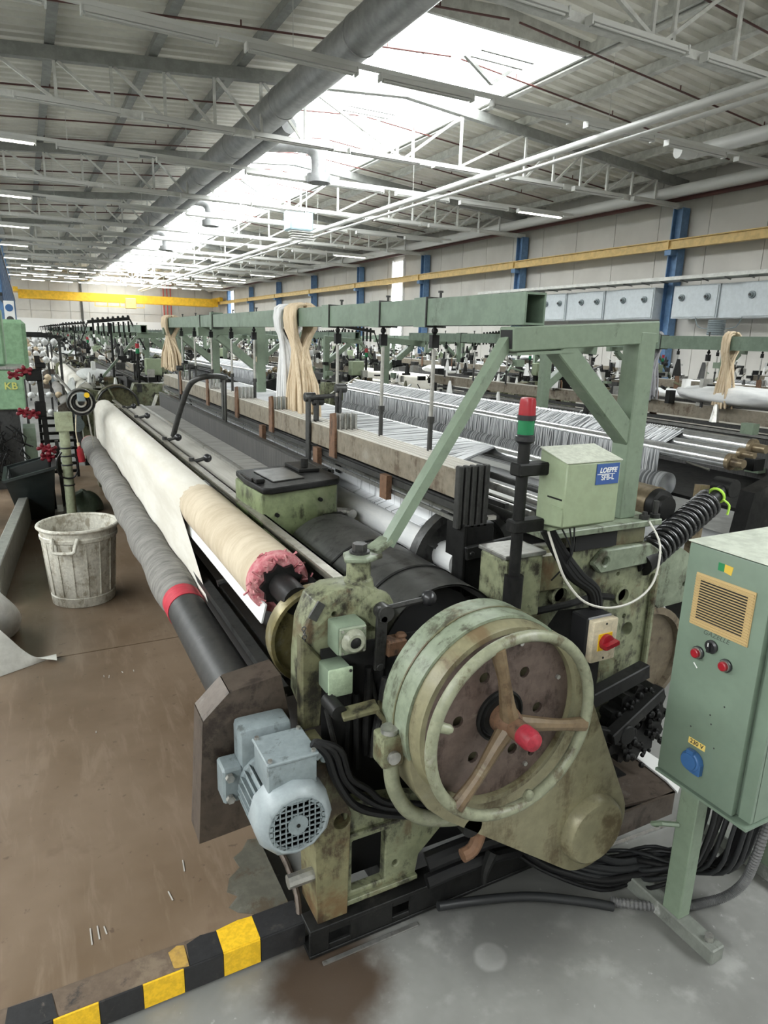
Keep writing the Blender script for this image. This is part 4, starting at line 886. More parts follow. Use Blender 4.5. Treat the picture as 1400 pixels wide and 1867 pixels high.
mp = part('mounting_plate', M().box(1.50, 2.06, 1.665, 1.80, 1.105, 1.128), GREEN, A, bevel=.003)
for x, h in ((1.53, .02), (1.99, .012), (2.045, .05)): part('stud_bolt', M().cyl((x, 1.69, 1.128), (x, 1.69, 1.143), .02, n=6).cyl((x, 1.69, 1.14), (x, 1.69, 1.143+h), .010, n=10), DARKM, mp)
part('under_block', M().box(1.62, 2.02, 1.70, 1.80, 1.03, 1.104), OLIVED, A, bevel=.006); part('under_shade_patch', M().box(1.66, 1.86, 1.69, 1.699, 1.04, 1.095), SHADE, A)  # the thin black patch is painted shade below the mounting plate
part('grease_pipe', M().tube([(1.50, 1.68, .845), (1.62, 1.665, .855), (1.76, 1.665, .865), (1.86, 1.68, .84)], .013, 8, smooth=4), BLACKM, A)
part('centre_shade_sheet', M().box(1.30, 1.86, 1.78, 1.80, .1, .9), BLACKM, A)  # black sheet in place of the shade behind the castings
# belt and lower dark linkages
part('black_belt', M().box(1.60, 1.70, 1.58, 1.60, .30, .80), BLACKM, A)
g = M().bar((1.62, 1.60, .47), (2.02, 1.62, .54), .05, .06).bar((1.66, 1.58, .40), (1.88, 1.58, .30), .04, .05).bar((1.80, 1.56, .33), (2.10, 1.60, .44), .045, .05).cyl((1.88, 1.54, .33), (1.88, 1.62, .33), .04, n=12)
part('lower_linkage', g, BLACKM, A, bevel=.004)
g = M(); cx, cz = 2.02, .30
pts = []
for i in range(48):
    a = 2*PI*i/48; r = .17 if (i % 4) in (0, 1) else .145; pts.append((cx+r*math.cos(a), cz+r*math.sin(a)))
g.plate(pts, [circ(cx, cz, .03, 12)], 'y', 1.62, 1.68); part('letoff_gear', g, BLACKM, A); 
g = M(); rnd = random.Random(4)
for i in range(90):
    a = rnd.uniform(0, 2*PI); r = rnd.uniform(.05, .17); g.sphere((cx+r*math.cos(a), 1.60+rnd.uniform(-.02,.01), cz+r*math.sin(a)), rnd.uniform(.006,.016), 6)
part('oily_fluff', g, BLACKM, A, kind='stuff')
part('drip_tray', M().plate([(1.62,1.50),(2.06,1.44),(2.16,1.50),(2.14,1.80),(1.70,1.86)], axis='z', a=.085, b=.095).plate([(1.62,.0),(2.06,.0),(2.06,.095),(1.62,.095)], axis='y', a=1.44, b=1.45), RUSTY, A)
part('tray_edge', M().plate([(2.06,1.43),(2.17,1.49),(2.16,1.80),(2.10,1.80),(2.08,1.50)], axis='z', a=.096, b=.104), WHITE, A)
part('floor_strip', M().bar((1.62, 1.42, .004), (2.05, 1.40, .004), .012, .006), STEEL, A)
# --- spoked gear disc and black bracket behind the guard
gd = part('gear_disc', M().lathe((1.44, 2.09, .91), (0,-1,0), [(0,.235),(.05,.235),(.05,.205),(.02,.20),(.02,.02)], 44), DARKM, A)
for k in range(8): a = k*PI/4+.2; part('disc_rib', M().bar((1.44+.04*math.cos(a), 2.065, .91+.04*math.sin(a)), (1.44+.205*math.cos(a), 2.065, .91+.205*math.sin(a)), .012, .02), DARKM, gd)
part('disc_rib', M().lathe((1.44, 2.075, .91), (0,-1,0), [(0,.125),(.02,.125),(.02,.115),(0,.115)], 36), DARKM, gd)
part('black_bracket', M().box(1.325, 1.46, 1.90, 2.0, .84, 1.115).box(1.318, 1.332, 1.885, 2.0, .84, 1.12), BLACKM, A, bevel=.003)
part('bracket_arm', M().bar((1.32, 1.87, 1.02), (1.54, 1.86, 1.045), .02, .05).bar((1.46, 1.88, 1.03), (1.60, 1.80, 1.0), .03, .03).cyl((1.34, 1.865, 1.02), (1.34, 1.855, 1.02), .012, n=8).cyl((1.52, 1.855, 1.045), (1.52, 1.845, 1.045), .01, n=8), BLACKM, A, bevel=.004)
part('selvedge_bobbin', M().cyl((1.535, 1.93, .78), (1.535, 1.93, 1.0), .05, n=16), WFELT, A)
# --- coil spring
g = M(); p0 = Vector((2.07, 1.72, .965)); p1 = Vector((2.50, 1.80, 1.125)); ax = (p1-p0).normalized(); e1 = ax.cross(Vector((0,1,0))).normalized(); e2 = ax.cross(e1)
pts = [p0 + (p1-p0)*(i/340) + (e1*math.cos(2*PI*15*i/340) + e2*math.sin(2*PI*15*i/340))*.05 for i in range(341)]
g.tube(pts, .0095, 8); cs = part('coil_spring', g, worn('black_spring_steel', (.10,.10,.102), (.03,.03,.03), (.30,.30,.30), .4, .25, 25, .25, .8), A, sharp=80)
part('spring_rod', M().cyl(p0 - ax*.08, p1 + ax*.16, .026, n=12), BLACKM, cs)
part('spring_cup', M().cyl(p0 - ax*.06, p0 - ax*.005, .055, n=18), BLACKM, cs)
part('clevis', M().cyl(p1 + ax*.14 + Vector((0,-.04,0)), p1 + ax*.14 + Vector((0,.05,0)), .04, n=14), BLACKM, cs)
part('lime_cord', M().torus(p1 + ax*.06, ax, .032, .006, 20, 6).tube([p1+ax*.06+Vector((0,-.03,-.01)), p1+ax*.075+Vector((.01,-.05,-.04)), p1+ax*.06+Vector((.015,-.05,-.075))], .005, 6, smooth=3), mat('lime_cord', (.45,.75,.08), .6), cs)
part('wood_lever', M().bar(p1 + Vector((.02,.06,.06)), p1 + Vector((-.02,.04,-.30)), .06, .03, (0,1,0)), BRONZE, A)
# --- sensor box, signal lamp, isolator switch
sb = part('sensor_box', M().plate([(1.495,1.205),(1.62,1.19),(1.62,1.432),(1.495,1.402)], axis='x', a=1.405, b=1.628), BOXG, A, bevel=.004)
part('box_top', M().plate([(1.494,1.404),(1.622,1.435),(1.622,1.438),(1.494,1.407)], axis='x', a=1.403, b=1.630), worn('pale_box_top', (.50,.52,.44), (.40,.40,.34), None, .35, 0, 20, .6), sb)  # top sheet paler than the box sides
part('box_skirt', M().plate([(1.495,1.206),(1.60,1.162),(1.62,1.162),(1.62,1.192)], axis='x', a=1.43, b=1.61), BOXG, sb)
part('slot', M().box(1.4035, 1.406, 1.505, 1.57, 1.288, 1.293), BLACKM, sb); part('slot_lip', M().box(1.402, 1.408, 1.50, 1.56, 1.262, 1.266), BOXG, sb)
lb = part('maker_label', M().box(1.524, 1.618, 1.4925, 1.495, 1.332, 1.397), mat('label_blue', (.03,.08,.26), .35), sb, bevel=.0)
def text(name, s, size, loc, rot, mt, parent, shear=0.0, bold=0.0, ext=.0004, align='CENTER'):
    cu = bpy.data.curves.new(name, 'FONT'); cu.body = s; cu.size = size; cu.extrude = ext; cu.align_x = align; cu.align_y = 'CENTER'; cu.shear = shear; cu.offset = bold
    tmp = bpy.data.objects.new(name+'_t', cu); COL.objects.link(tmp); dg_ = bpy.context.evaluated_depsgraph_get(); dg_.update()
    me = bpy.data.meshes.new_from_object(tmp.evaluated_get(dg_)); COL.objects.unlink(tmp); bpy.data.objects.remove(tmp)
    rt = root_of(parent); M4 = Matrix.Translation(Vector(loc) - Vector(rt.location)) @ rot.to_4x4(); me.transform(M4)
    me.materials.clear(); me.materials.append(mt); o = bpy.data.objects.new(name, me); COL.objects.link(o); o.parent = parent; return o
RY = Matrix(((1,0,0),(0,0,-1),(0,1,0)))        # text facing -Y
RX = Matrix(((0,0,-1),(-1,0,0),(0,1,0)))       # text facing -X
text('label_text', 'LOEPFE', .0215, (1.571, 1.492, 1.376), RY, WHITE, lb, .25, .0006)
text('label_text', 'SFB-L', .0235, (1.571, 1.492, 1.353), RY, WHITE, lb, 0, .0003)
part('label_rule', M().box(1.527, 1.60, 1.4918, 1.4925, 1.3635, 1.3655), WHITE, lb)
sl = part('signal_lamp', M().cyl((1.322, 1.60, .92), (1.322, 1.60, 1.465), .0185, n=14), BLACKM, A)
part('base_sleeve', M().cyl((1.322, 1.60, .84), (1.322, 1.60, 1.03), .031, n=16), BLACKM, sl)
part('lamp_base', M().lathe((1.322, 1.60, 1.455), (0,0,1), [(0,.022),(.008,.030),(.022,.030),(.024,.026),(.028,.026)], 20), PLASTB, sl)
part('green_lens', M().cyl((1.322, 1.60, 1.482), (1.322, 1.60, 1.527), .0255, n=20), GLASSG, sl)
part('lamp_ring', M().cyl((1.322, 1.60, 1.526), (1.322, 1.60, 1.541), .0285, n=20), PLASTB, sl)
part('red_lens', M().lathe((1.322, 1.60, 1.541), (0,0,1), [(0,.026),(.04,.0245),(.050,.022),(.052,.016),(.053,0)], 20), REDP, sl)
for z in (1.375, 1.195): part('pole_clamp', M().box(1.29, 1.41, 1.575, 1.625, z-.02, z+.02), BLACKM, sl, bevel=.005)
sw = part('isolator_switch', M().box(1.585, 1.70, 1.52, 1.60, .71, .865), PLASTB, A, bevel=.006)
part('face', M().box(1.588, 1.698, 1.492, 1.520, .712, .862), CREAM, sw, bevel=.005, seg=2)
part('yellow_plate', M().box(1.612, 1.672, 1.489, 1.493, .755, .815), YEL, sw)
part('red_knob', M().lathe((1.643, 1.490, .785), (0,-1,0), [(0,.028),(.014,.028),(.018,.022)], 22).bar((1.615, 1.468, .779), (1.671, 1.468, .791), .03, .014), REDP, sw)
for dx, dz in ((0,.062), (0,-.062)): part('cover_screw', M().cyl((1.643+dx, 1.493, .787+dz), (1.643+dx, 1.490, .787+dz), .004, n=8), DARKM, sw)
part('switch_duct', M().box(1.62, 1.68, 1.54, 1.60, .35, .71), BLACKM, A)
WIRE = mat('white_wire', (.62,.60,.54), .5)
part('white_wire', M().tube([(1.43, 1.58, 1.17), (1.46, 1.56, 1.08), (1.50, 1.55, 1.00), (1.56, 1.52, .93), (1.66, 1.50, .90), (1.78, 1.50, .91), (1.88, 1.52, .96), (1.96, 1.58, 1.06), (1.985, 1.66, 1.125)], .0042, 6, smooth=5), WIRE, A)
for a, b in (((1.46, 1.56, 1.19), (1.55, 1.60, 1.02)), ((1.50, 1.56, 1.18), (1.52, 1.60, 1.0)), ((1.52, 1.56, 1.18), (1.50, 1.62, .98))): part('thin_wire', M().tube([a, ((a[0]+b[0])/2+.01, a[1], (a[2]+b[2])/2), b], .003, 5, smooth=3), CABLEG, A)
for k in range(3): part('black_cable', M().tube([(1.43+.012*k, 1.60, 1.17), (1.48+.015*k, 1.59, 1.09), (1.55+.02*k, 1.58, 1.0), (1.64+.015*k, 1.58, .935), (1.67+.01*k, 1.58, .85)], .015, 8, smooth=4), RUBBER, A)
yarn('yarn_hank', 1.441, 4.06, BZ+.10, .044, 1.30, YARNW, 'white yarn hank hanging over the green top beam of the near loom', 120, seed=3, spread=.08, rs=.010)
yarn('yarn_hank', 1.441, 3.84, BZ+.10, .044, 1.28, YARNB, 'beige yarn hank beside the white one on the green top beam', 260, seed=4, spread=.13, tie=1.68, rs=.0105)
yarn('yarn_hank', 1.441, 7.9, BZ+.10, .044, 1.36, YARNB, 'beige yarn hank at the far end of the green top beam', 170, seed=6, spread=.22, tie=1.70, rs=.011)
yarn('yarn_hank', 4.62, 4.05, 1.845, .045, 1.33, fabric('grey_yarn', (.33,.33,.34), (.22,.22,.23), (70,70,12)), 'grey yarn hank hanging over the beam of the loom behind', 50, seed=8, spread=.05)
yarn('yarn_hank', 4.62, 3.35, 1.845, .045, 1.33, YARNB, 'beige yarn hank on the beam of the loom behind at the right edge', 50, seed=9, spread=.05)
# ================================================================ THINGS AROUND THE LOOM
# --- raised platform
m = mat('worn_brown_deck', (.14,.1,.065), .35); q = N(m); v = q.coord(); vs = q.coord(scale=(5,.8,5)); n1 = q.noise(v, 1.3, 5, .6); n2 = q.noise(vs, 4, 5, .65, .5); n3 = q.noise(v, 26, 3, .6); n4 = q.noise(v, 5, 4, .6)
c = q.mix(q.ramp(n1, .3, .7), (.135,.093,.058), (.215,.158,.11)); c = q.mix(q.math('MULTIPLY', q.ramp(n2, .5, .7), .45), c, (.26,.198,.145)); c = q.mix(q.math('MULTIPLY', q.ramp(n3, .66, .72), .6), c, (.075,.05,.035))
c = q.mix(q.math('MULTIPLY', q.ramp(n4, .60, .72), .35), c, (.10,.06,.035)); q.color(c); q.rough(q.math('ADD', q.math('MULTIPLY', n4, .30), .20)); q.bump(n2, .08, .003); DECK = m
pf = thing('platform', 'brown deck platform alongside the loom with a black and yellow edge', 'platform', (-.3, 1.5, 0)); pf['kind'] = 'structure'
for x1, a, b in ((.556, 1.60, 1.98), (.845, 1.98, 3.62), (.845, 3.63, 6.4), (.845, 6.41, 9.2)): part('deck_panel', M().box(-1.5, x1, a, b, .07, .085), DECK, pf)
part('deck_core', M().box(-1.48, .545, 1.61, 9.1, .0, .069), BLACKM, pf)
m = worn('worn_edge_trim', (.125,.092,.066), (.035,.032,.030), (.20,.155,.11), .4, .35, 9, .5); TRIM = m
BLK = worn('black_edge_paint', (.022,.022,.023), (.05,.045,.04), (.12,.10,.085), .35, .2, 20, .45); YELW = worn('yellow_edge_paint', (.72,.44,.02), (.60,.36,.02), (.09,.06,.04), .3, .18, 22, .45)
part('edge_trim', M().plate([(1.515,.012),(1.600,.012),(1.600,.088),(1.520,.086),(1.512,.078)], axis='x', a=-1.5, b=.575), TRIM, pf, bevel=.002)
for k in range(14):
    x0 = .441 - .1063*(k+1) + .1063; mt = YELW if k % 2 == 0 else BLK
    part('hazard_stripe', M().box(x0-.1063+.001, x0-.001, 1.508, 1.5135, .012, .0885), mt, pf)
part('hazard_stripe', M().box(.4425, .575, 1.508, 1.5135, .012, .0885), BLK, pf)
part('hazard_stripe', M().box(.4425, .572, 1.5136, 1.600, .0875, .0895), BLK, pf)
part('hazard_stripe', M().plate([(.336,1.5136),(.4415,1.5136),(.4415,1.598),(.40,1.602),(.336,1.594)], axis='z', a=.0875, b=.0895), YELW, pf)
part('hazard_stripe', M().plate([(.245,1.5136),(.335,1.5136),(.335,1.592),(.29,1.598),(.25,1.585)], axis='z', a=.0875, b=.0893), BLK, pf)
part('hazard_stripe', M().plate([(.205,1.525),(.243,1.5136),(.243,1.585),(.225,1.592),(.20,1.58)], axis='z', a=.0875, b=.0891), worn('faded_yellow', (.40,.25,.06), (.20,.14,.08), None, .5, 0, 18, .5), pf)
part('hazard_stripe', M().plate([(-.20,1.5136),(-.08,1.5136),(-.09,1.59),(-.19,1.595)], axis='z', a=.0875, b=.0891), BLK, pf)
part('metal_patch', M().plate([(.556,1.601),(.556,1.90),(.52,1.91),(.49,1.87),(.455,1.85),(.462,1.80),(.42,1.77),(.40,1.72),(.425,1.69),(.39,1.66),(.41,1.63),(.455,1.602)], axis='z', a=.0852, b=.0868), worn('grey_worn_plate', (.13,.125,.10), (.10,.08,.055), (.19,.185,.16), .5, .35, 10, .4, .2), pf)
part('curled_lip', M().tube([(.566, 1.53, .06), (.578, 1.58, .12), (.574, 1.66, .17), (.566, 1.74, .185)], .010, 8, smooth=3), RUSTY, pf)
rnd = random.Random(9); g = M()
for (x, y, L) in ((.015,1.70,.06),(.035,1.71,.05),(.055,1.72,.03),(.30,1.86,.05),(.245,1.76,.04),(.20,3.30,.02),(.22,3.28,.03),(.29,3.31,.015),(.34,3.3,.02),(.12,2.8,.015)):
    g.bar((x, y, .0865), (x+rnd.uniform(-.006,.006), y+L, .0865), .0035, .002)
single('lint_scraps', g, mat('grey_lint', (.42,.40,.37), .8), 'white lint scraps scattered on the brown platform', 'lint', kind='stuff')
# --- bucket
BK = worn('grimy_white_plastic', (.56,.545,.48), (.30,.27,.21), (.42,.39,.31), .55, .35, 16, .5)
bk = thing('plastic_bin', 'dirty white plastic bin standing on the brown platform', 'bin', (.195, 4.46, .087))
bx, by, bz_ = .195, 4.46, .087
part('body', M().lathe((bx, by, bz_), (0,0,1), [(0,.168),(.0,.174),(.055,.180),(.06,.176),(.40,.205),(.47,.214),(.47,.206),(.06,.168),(.012,.160),(.012,0.001)], 40, caps=False), BK, bk)
part('rim', M().torus((bx, by, bz_+.475), (0,0,1), .218, .011, 44, 8), BK, bk)
for k in range(16):
    a = 2*PI*k/16+.1; part('rib', M().bar((bx+.180*math.cos(a), by+.180*math.sin(a), bz_+.07), (bx+.2045*math.cos(a), by+.2045*math.sin(a), bz_+.40), .006, .006, (math.cos(a), math.sin(a), 0)), BK, bk)
part('shoulder_band', M().lathe((bx, by, bz_), (0,0,1), [(.40,.205),(.405,.212),(.425,.214),(.43,.208)], 40, caps=False), BK, bk)
for a in (-1.98, 1.16):
    d_ = Vector((math.cos(a), math.sin(a), 0)); s_ = Vector((-d_.y, d_.x, 0)); c_ = Vector((bx, by, bz_))
    part('handle', M().tube([c_+d_*.210+s_*.07+Vector((0,0,.44)), c_+d_*.235+s_*.062+Vector((0,0,.40)), c_+d_*.245+s_*.05+Vector((0,0,.365)), c_+d_*.247-s_*.05+Vector((0,0,.365)), c_+d_*.235-s_*.062+Vector((0,0,.40)), c_+d_*.210-s_*.07+Vector((0,0,.44))], .011, 8, smooth=3), BK, bk)
bk.scale = (1.06, 1.06, 1.04)
# --- control cabinet
X0 = 1.611
cb = thing('control_cabinet', 'green electrical control cabinet on legs with a tan vent grille at the right', 'cabinet', (1.75, 1.07, 0))
part('housing', M().box(X0+.028, X0+.52, .905, 1.20, .495, 1.225), CABG, cb, bevel=.004)
dr = part('door', M().box(X0, X0+.024, .948, 1.200, .500, 1.222), CABG, cb, bevel=.004, seg=2)
part('door_frame', M().box(X0+.020, X0+.034, .905, .940, .500, 1.222), CABG, cb)
gr = part('vent_grille', M().box(X0-.004, X0, .985, 1.163, .993, 1.146), TAN, dr, bevel=.001)
part('vent_shade_patch', M().box(X0-.0048, X0-.0042, 1.005, 1.146, 1.012, 1.128), SHADE, gr)  # black patch painted as the shaded inside behind the slats
for k in range(19): z = .998 + k*.0077; part('vent_slat', M().box(X0-.0078, X0-.0050, .987, 1.161, z, z+.0027), TAN, gr)
part('sticker', M().box(X0-.0008, X0, 1.085, 1.104, 1.170, 1.192), mat('sticker_green', (.02,.19,.07), .5), dr); part('sticker', M().plate([(1.063,1.166),(1.085,1.170),(1.085,1.192),(1.060,1.190)], axis='x', a=X0-.0008, b=X0), mat('sticker_yellow', (.62,.42,.06), .5), dr)
kn = part('selector_knob', M().lathe((X0, 1.085, .952), (-1,0,0), [(0,.019),(.006,.019),(.010,.014)], 20).box(X0-.018, X0-.008, 1.081, 1.089, .938, .966), PLASTB, dr); part('pointer', M().box(X0-.0185, X0-.018, 1.0835, 1.0865, .955, .966), WHITE, kn)
for y, z in ((1.122, .918), (1.035, .918)):
    b_ = part('push_button', M().lathe((X0, y, z), (-1,0,0), [(0,.0185),(.006,.0185),(.008,.016)], 20), PLASTB, dr)
    part('bezel', M().lathe((X0-.006, y, z), (-1,0,0), [(0,.0165),(.006,.0165),(.006,.0135),(0,.0135)], 20), STEEL, b_)
    part('cap', M().lathe((X0-.006, y, z), (-1,0,0), [(0,.0135),(.013,.0125),(.015,.010),(.015,0)], 18), REDP, b_)
text('handwriting', 'GAZELLE', .020, (X0-.0004, 1.078, .984), RX, mat('pencil', (.06,.08,.06), .7), dr, .3, 0, .0002)
sk = part('socket', M().lathe((X0, 1.083, .596), (-1,0,0), [(0,.031),(.016,.031),(.022,.029),(.024,.0)], 26).box(X0-.018, X0, 1.050, 1.083, .562, .60), BLUEP, dr, bevel=.002)
part('socket_lid', M().lathe((X0-.022, 1.083, .598), (-1,0,0), [(0,.025),(.006,.024),(.007,0)], 24).box(X0-.026, X0-.014, 1.072, 1.094, .618, .634), BLUEP, sk)
vl = part('voltage_label', M().box(X0-.0008, X0, 1.055, 1.110, .638, .657), mat('label_yellow', (.75,.56,.16), .5), dr)
text('label_text', '230 V', .0185, (X0-.001, 1.0825, .6475), RX, PLASTB, vl, 0, .0004, .0002)
part('paint_chip', M().plate([(1.118,.872),(1.131,.884),(1.133,.881),(1.120,.869)], axis='x', a=X0-.0006, b=X0), WHITE, dr)
for y, z in ((1.05,.73),(1.057,.755),(1.02,.80),(1.11,.69),(1.03,.665)): part('screw_hole', M().cyl((X0, y, z), (X0-.0006, y, z), .0025, n=6), PLASTB, dr)
part('top_panel', M().box(X0-.004, X0+.523, .900, 1.203, 1.2255, 1.229), worn('pale_cabinet_top', (.50,.53,.45), (.40,.43,.36), None, .35, 0, 7, .6), cb)  # top sheet paler than door and housing
part('bottom_lip', M().box(X0-.003, X0+.52, .90, 1.203, .486, .4945), CABG, cb)
part('side_latch', M().box(X0+.12, X0+.15, .893, .905, .60, .635).cyl((X0+.135, .893, .617), (X0+.135, .886, .617), .008, n=8), CABG, cb, bevel=.002)
for x, y in ((X0+.005, 1.052), (X0+.462, 1.052)):
    lg = part('leg', M().box(x, x+.05, y, y+.062, .052, .488), FRAMEG, cb, bevel=.003)
    part('foot', M().box(x-.002, x+.052, .93, 1.36, .001, .052), worn('dusty_foot_channel', (.16,.17,.15), (.08,.08,.07), (.42,.42,.40), .4, .4, 10, .5), lg, bevel=.004)
    part('foot_bolt', M().cyl((x+.025, .965, .052), (x+.025, .965, .068), .014, n=6), STEEL, lg)
part('cross_bracket', M().tube([(X0+.005, 1.10, .36), (X0-.03, 1.13, .355), (X0-.035, 1.16, .335), (X0+.0, 1.17, .31)], .008, 6), FRAMEG, cb)
# --- cables from the cabinet to the loom: each cable on its own
rnd = random.Random(21)
for k in range(15):
    f_ = k/14; r = rnd.choice((.0065, .008, .0095)) if k < 12 else .013
    xa, ya = X0+.075+.20*f_, 1.0+.10*rnd.random(); zz = .012+.0125*(k % 5); yb = 1.22+.022*(k % 6)+.01*rnd.random()
    pts = [(xa, ya, .486), (xa+.005, ya+.01, .33), (xa-.005, ya+.05, .17-.03*f_), (xa-.055, yb-.05, .05+zz*.8), (1.66-.03*f_, yb+.015, zz+.012), (1.52, yb+.05+.02*f_, zz+.022*(k % 3)), (1.36, 1.39+.015*(k % 4), zz+.05+.02*(k % 3)), (1.24, 1.47, .16+.01*k*.5)]
    single('power_cable', M().tube(pts, r, 8, smooth=5), CABLEG if k % 3 else RUBBER, 'dark cable in the bundle from the green cabinet to the loom', 'cable', 'cable bundle under the cabinet', sharp=80)
g = M(); path = crom([Vector(p) for p in ((X0+.33, .99, .486), (X0+.29, 1.0, .37), (X0+.265, 1.005, .22), (X0+.27, 1.03, .10), (X0+.235, 1.06, .035), (X0+.165, 1.085, .018), (X0+.107, 1.10, .018), (X0+.02, 1.14, .018), (X0-.10, 1.22, .018))], 26)
rr = [.0155 if i % 2 else .0125 for i in range(len(path))]; g.tube(path, rr, 10); single('corrugated_conduit', g, worn('grey_conduit', (.11,.11,.11), (.08,.08,.08), (.2,.2,.19), .3, .3, 20, .45), 'grey corrugated conduit looping from the cabinet to the floor', 'conduit', sharp=20)
single('floor_cable', M().tube([(1.50, 1.20, .02), (1.42, 1.25, .03), (1.28, 1.34, .03), (1.12, 1.40, .03), (.98, 1.42, .05)], .014, 8, smooth=5), CABLEG, 'single thick cable lying along the floor below the gear cover', 'cable', sharp=80)
# --- left edge: cloth, plank, tub, stands
def heap(u, v):
    a = u*2*PI; z = v; r = .13 + .05*math.sin(3*a+v*3) + .03*math.sin(5*a+8*v); r *= (1.0 - .45*v**3); r *= 1.0 if v < .97 else .3
    return (-.375 + r*1.05*math.cos(a) - .05*v + .03*math.sin(6*v), 3.95 + r*2.2*math.sin(a), .09 + .56*v)
hp = single('cloth_heap', M().grid(heap, 48, 24), fabric('grey_white_felt', (.76,.76,.73), (.64,.64,.61), (25,25,25)), 'grey-white felt cloth slumped at the left edge of the platform', 'cloth', sharp=80)
def flap(u, v):
    x = -.36 + .36*u; y = 3.72 - .30*u*(1-v) - .26*v*(1-.2*u) + .12*u; z = .088 + .24*(1-u)*(1-v) + .03*math.sin(7*u)*(1-v) + .025*u*u*math.sin(PI*v)
    return (x, y, z)
part('loose_corner', M().grid(flap, 18, 14), fabric('grey_felt_flap', (.62,.62,.58), (.52,.52,.48), (25,25,25)), hp, sharp=80, normals=False)
single('steel_plank', M().bar((-.30, 4.5, .21), (-.035, 7.6, .21), .075, .24), worn('pale_steel_plank', (.30,.30,.27), (.20,.20,.18), None, .4, 0, 6, .4, .3), 'pale steel bar lying beside the platform at the left edge', 'bar', bevel=.006)
tubm = mat('dark_tub_plastic', (.018,.024,.024), .35)
tb_ = thing('plastic_tub', 'black rectangular plastic tub tilted beside the red-handled stand', 'tub', (-.03, 6.75, .09))
def loop(x0, x1, y0, y1, z, t): return [(x0, y0, z - t), (x1, y0, z + t), (x1, y1, z + t), (x0, y1, z - t)]
vs = loop(-.17, .10, 6.55, 6.95, .10, .0) + loop(-.255, .135, 6.38, 7.05, .54, .05) + loop(-.235, .118, 6.41, 7.02, .54, .05) + loop(-.155, .085, 6.57, 6.93, .12, .0)
fs = [(3,2,1,0)] + [(4*j+i, 4*j+(i+1) % 4, 4*j+4+(i+1) % 4, 4*j+4+i) for j in range(3) for i in range(4)] + [(12,13,14,15)]
part('tub_body', M().add(vs, fs), tubm, tb_, bevel=.006)
g = M(); P = [Vector(p) for p in loop(-.262, .142, 6.37, 7.06, .545, .05)]
for i in range(4): g.bar(P[i], P[(i+1) % 4], .028, .022)
part('tub_rim', g, tubm, tb_)
# stand with red star knobs
REDK = worn('dark_red_plastic', (.20,.012,.022), (.10,.008,.014), None, .4, 0, 30, .35)
st_ = thing('knob_stand', 'tall black stand with red star-shaped knobs', 'stand', (.115, 6.85, .087))
part('post', M().cyl((.115, 6.85, .10), (.105, 6.85, .62), .018, n=10).bar((.105, 6.85, .60), (.085, 6.85, 1.52), .045, .045), BLACKM, st_)
part('base_plate', M().box(.05, .33, 6.72, 7.0, .087, .115), STEEL, st_)
for bx_ in ((-.02, .11, 6.81, 6.89, 1.30, 1.40), (.03, .12, 6.82, 6.88, .98, 1.12), (.07, .15, 6.82, 6.88, 1.41, 1.46)): part('arm_block', M().box(*bx_), BLACKM, st_, bevel=.01)
part('lower_leg', M().bar((.105, 6.85, .12), (.115, 6.85, .62), .028, .028).bar((.20, 6.9, .12), (.18, 6.9, .75), .03, .03), DARKM, st_)
for i, (x, z) in enumerate(((-.10, 1.355), (-.02, 1.39), (-.06, 1.03), (.01, 1.01), (.075, .70), (.09, .62), (.12, .68))):
    g = M().cyl((x, 6.80, z), (x, 6.86, z), .024, n=12); rk = random.Random(40+i)
    for k in range(5): a = k*2*PI/5+.5*i; e_ = Vector((math.cos(a)*.05, rk.uniform(-.05,.03), math.sin(a)*.032)); p_ = Vector((x, 6.82, z)); g.tube([p_, p_+e_*.6, p_+e_], [.012,.014,.017], 8).sphere(p_+e_, .018, 8)
    part('star_knob', g, REDK, st_)
    part('knob_rod', M().cyl((x, 6.83, z), (.10, 6.85, z+.01), .01, n=6), BLACKM, st_)
# green post with cable reel and red plug
gp = thing('reel_post', 'pale green post carrying a round cable reel and a red plug', 'post', (.24, 6.45, .087))
part('post', M().cyl((.24, 6.45, .087), (.235, 6.45, .92), .042, n=18).box(.17, .31, 6.40, 6.50, .90, 1.06), worn('pale_olive_post', (.30,.33,.22), (.19,.20,.12), None, .45, 0, 10, .5), gp)
for z in (.42, .60, .68, .75): part('tie_band', M().torus((.238, 6.45, z), (0,0,1), .044, .007, 20, 6), CABLEG, gp)
part('loose_cable', M().tube([(.20, 6.40, .72), (.16, 6.38, .66), (.155, 6.38, .56), (.19, 6.39, .50), (.27, 6.39, .49), (.315, 6.39, .55), (.32, 6.39, .64), (.29, 6.40, .70)], .008, 6, smooth=4), RUBBER, gp)
rl = part('cable_reel', M().lathe((.385, 6.45, 1.15), (0,-1,0), [(0,.115),(.10,.115),(.105,.108),(.06,.105),(.06,.02)], 30), DULL, gp)
for r in (.085, .06, .035): part('reel_ring', M().torus((.385, 6.355, 1.15), (0,1,0), r, .009 if r > .04 else .014, 28, 6), STEEL if r != .06 else BLACKM, rl)
part('reel_motor', M().box(.355, .42, 6.30, 6.38, 1.16, 1.235), GREYP, rl, bevel=.008); part('yellow_cap', M().cyl((.43, 6.32, 1.215), (.43, 6.29, 1.215), .022, n=12), YEL, rl)
part('plug_cable', M().tube([(.34, 6.40, 1.05), (.325, 6.38, .9), (.335, 6.38, .79)], .005, 6, smooth=4), CREAM, gp)
pl = part('red_plug', M().lathe((.337, 6.38, .79), (.12,0,-1), [(0,.010),(.04,.016),(.045,.026),(.10,.030),(.16,.030)], 14), REDP, gp); part('plug_neck', M().cyl((.335, 6.38, .80), (.341, 6.38, .75), .013, n=10), CREAM, pl)
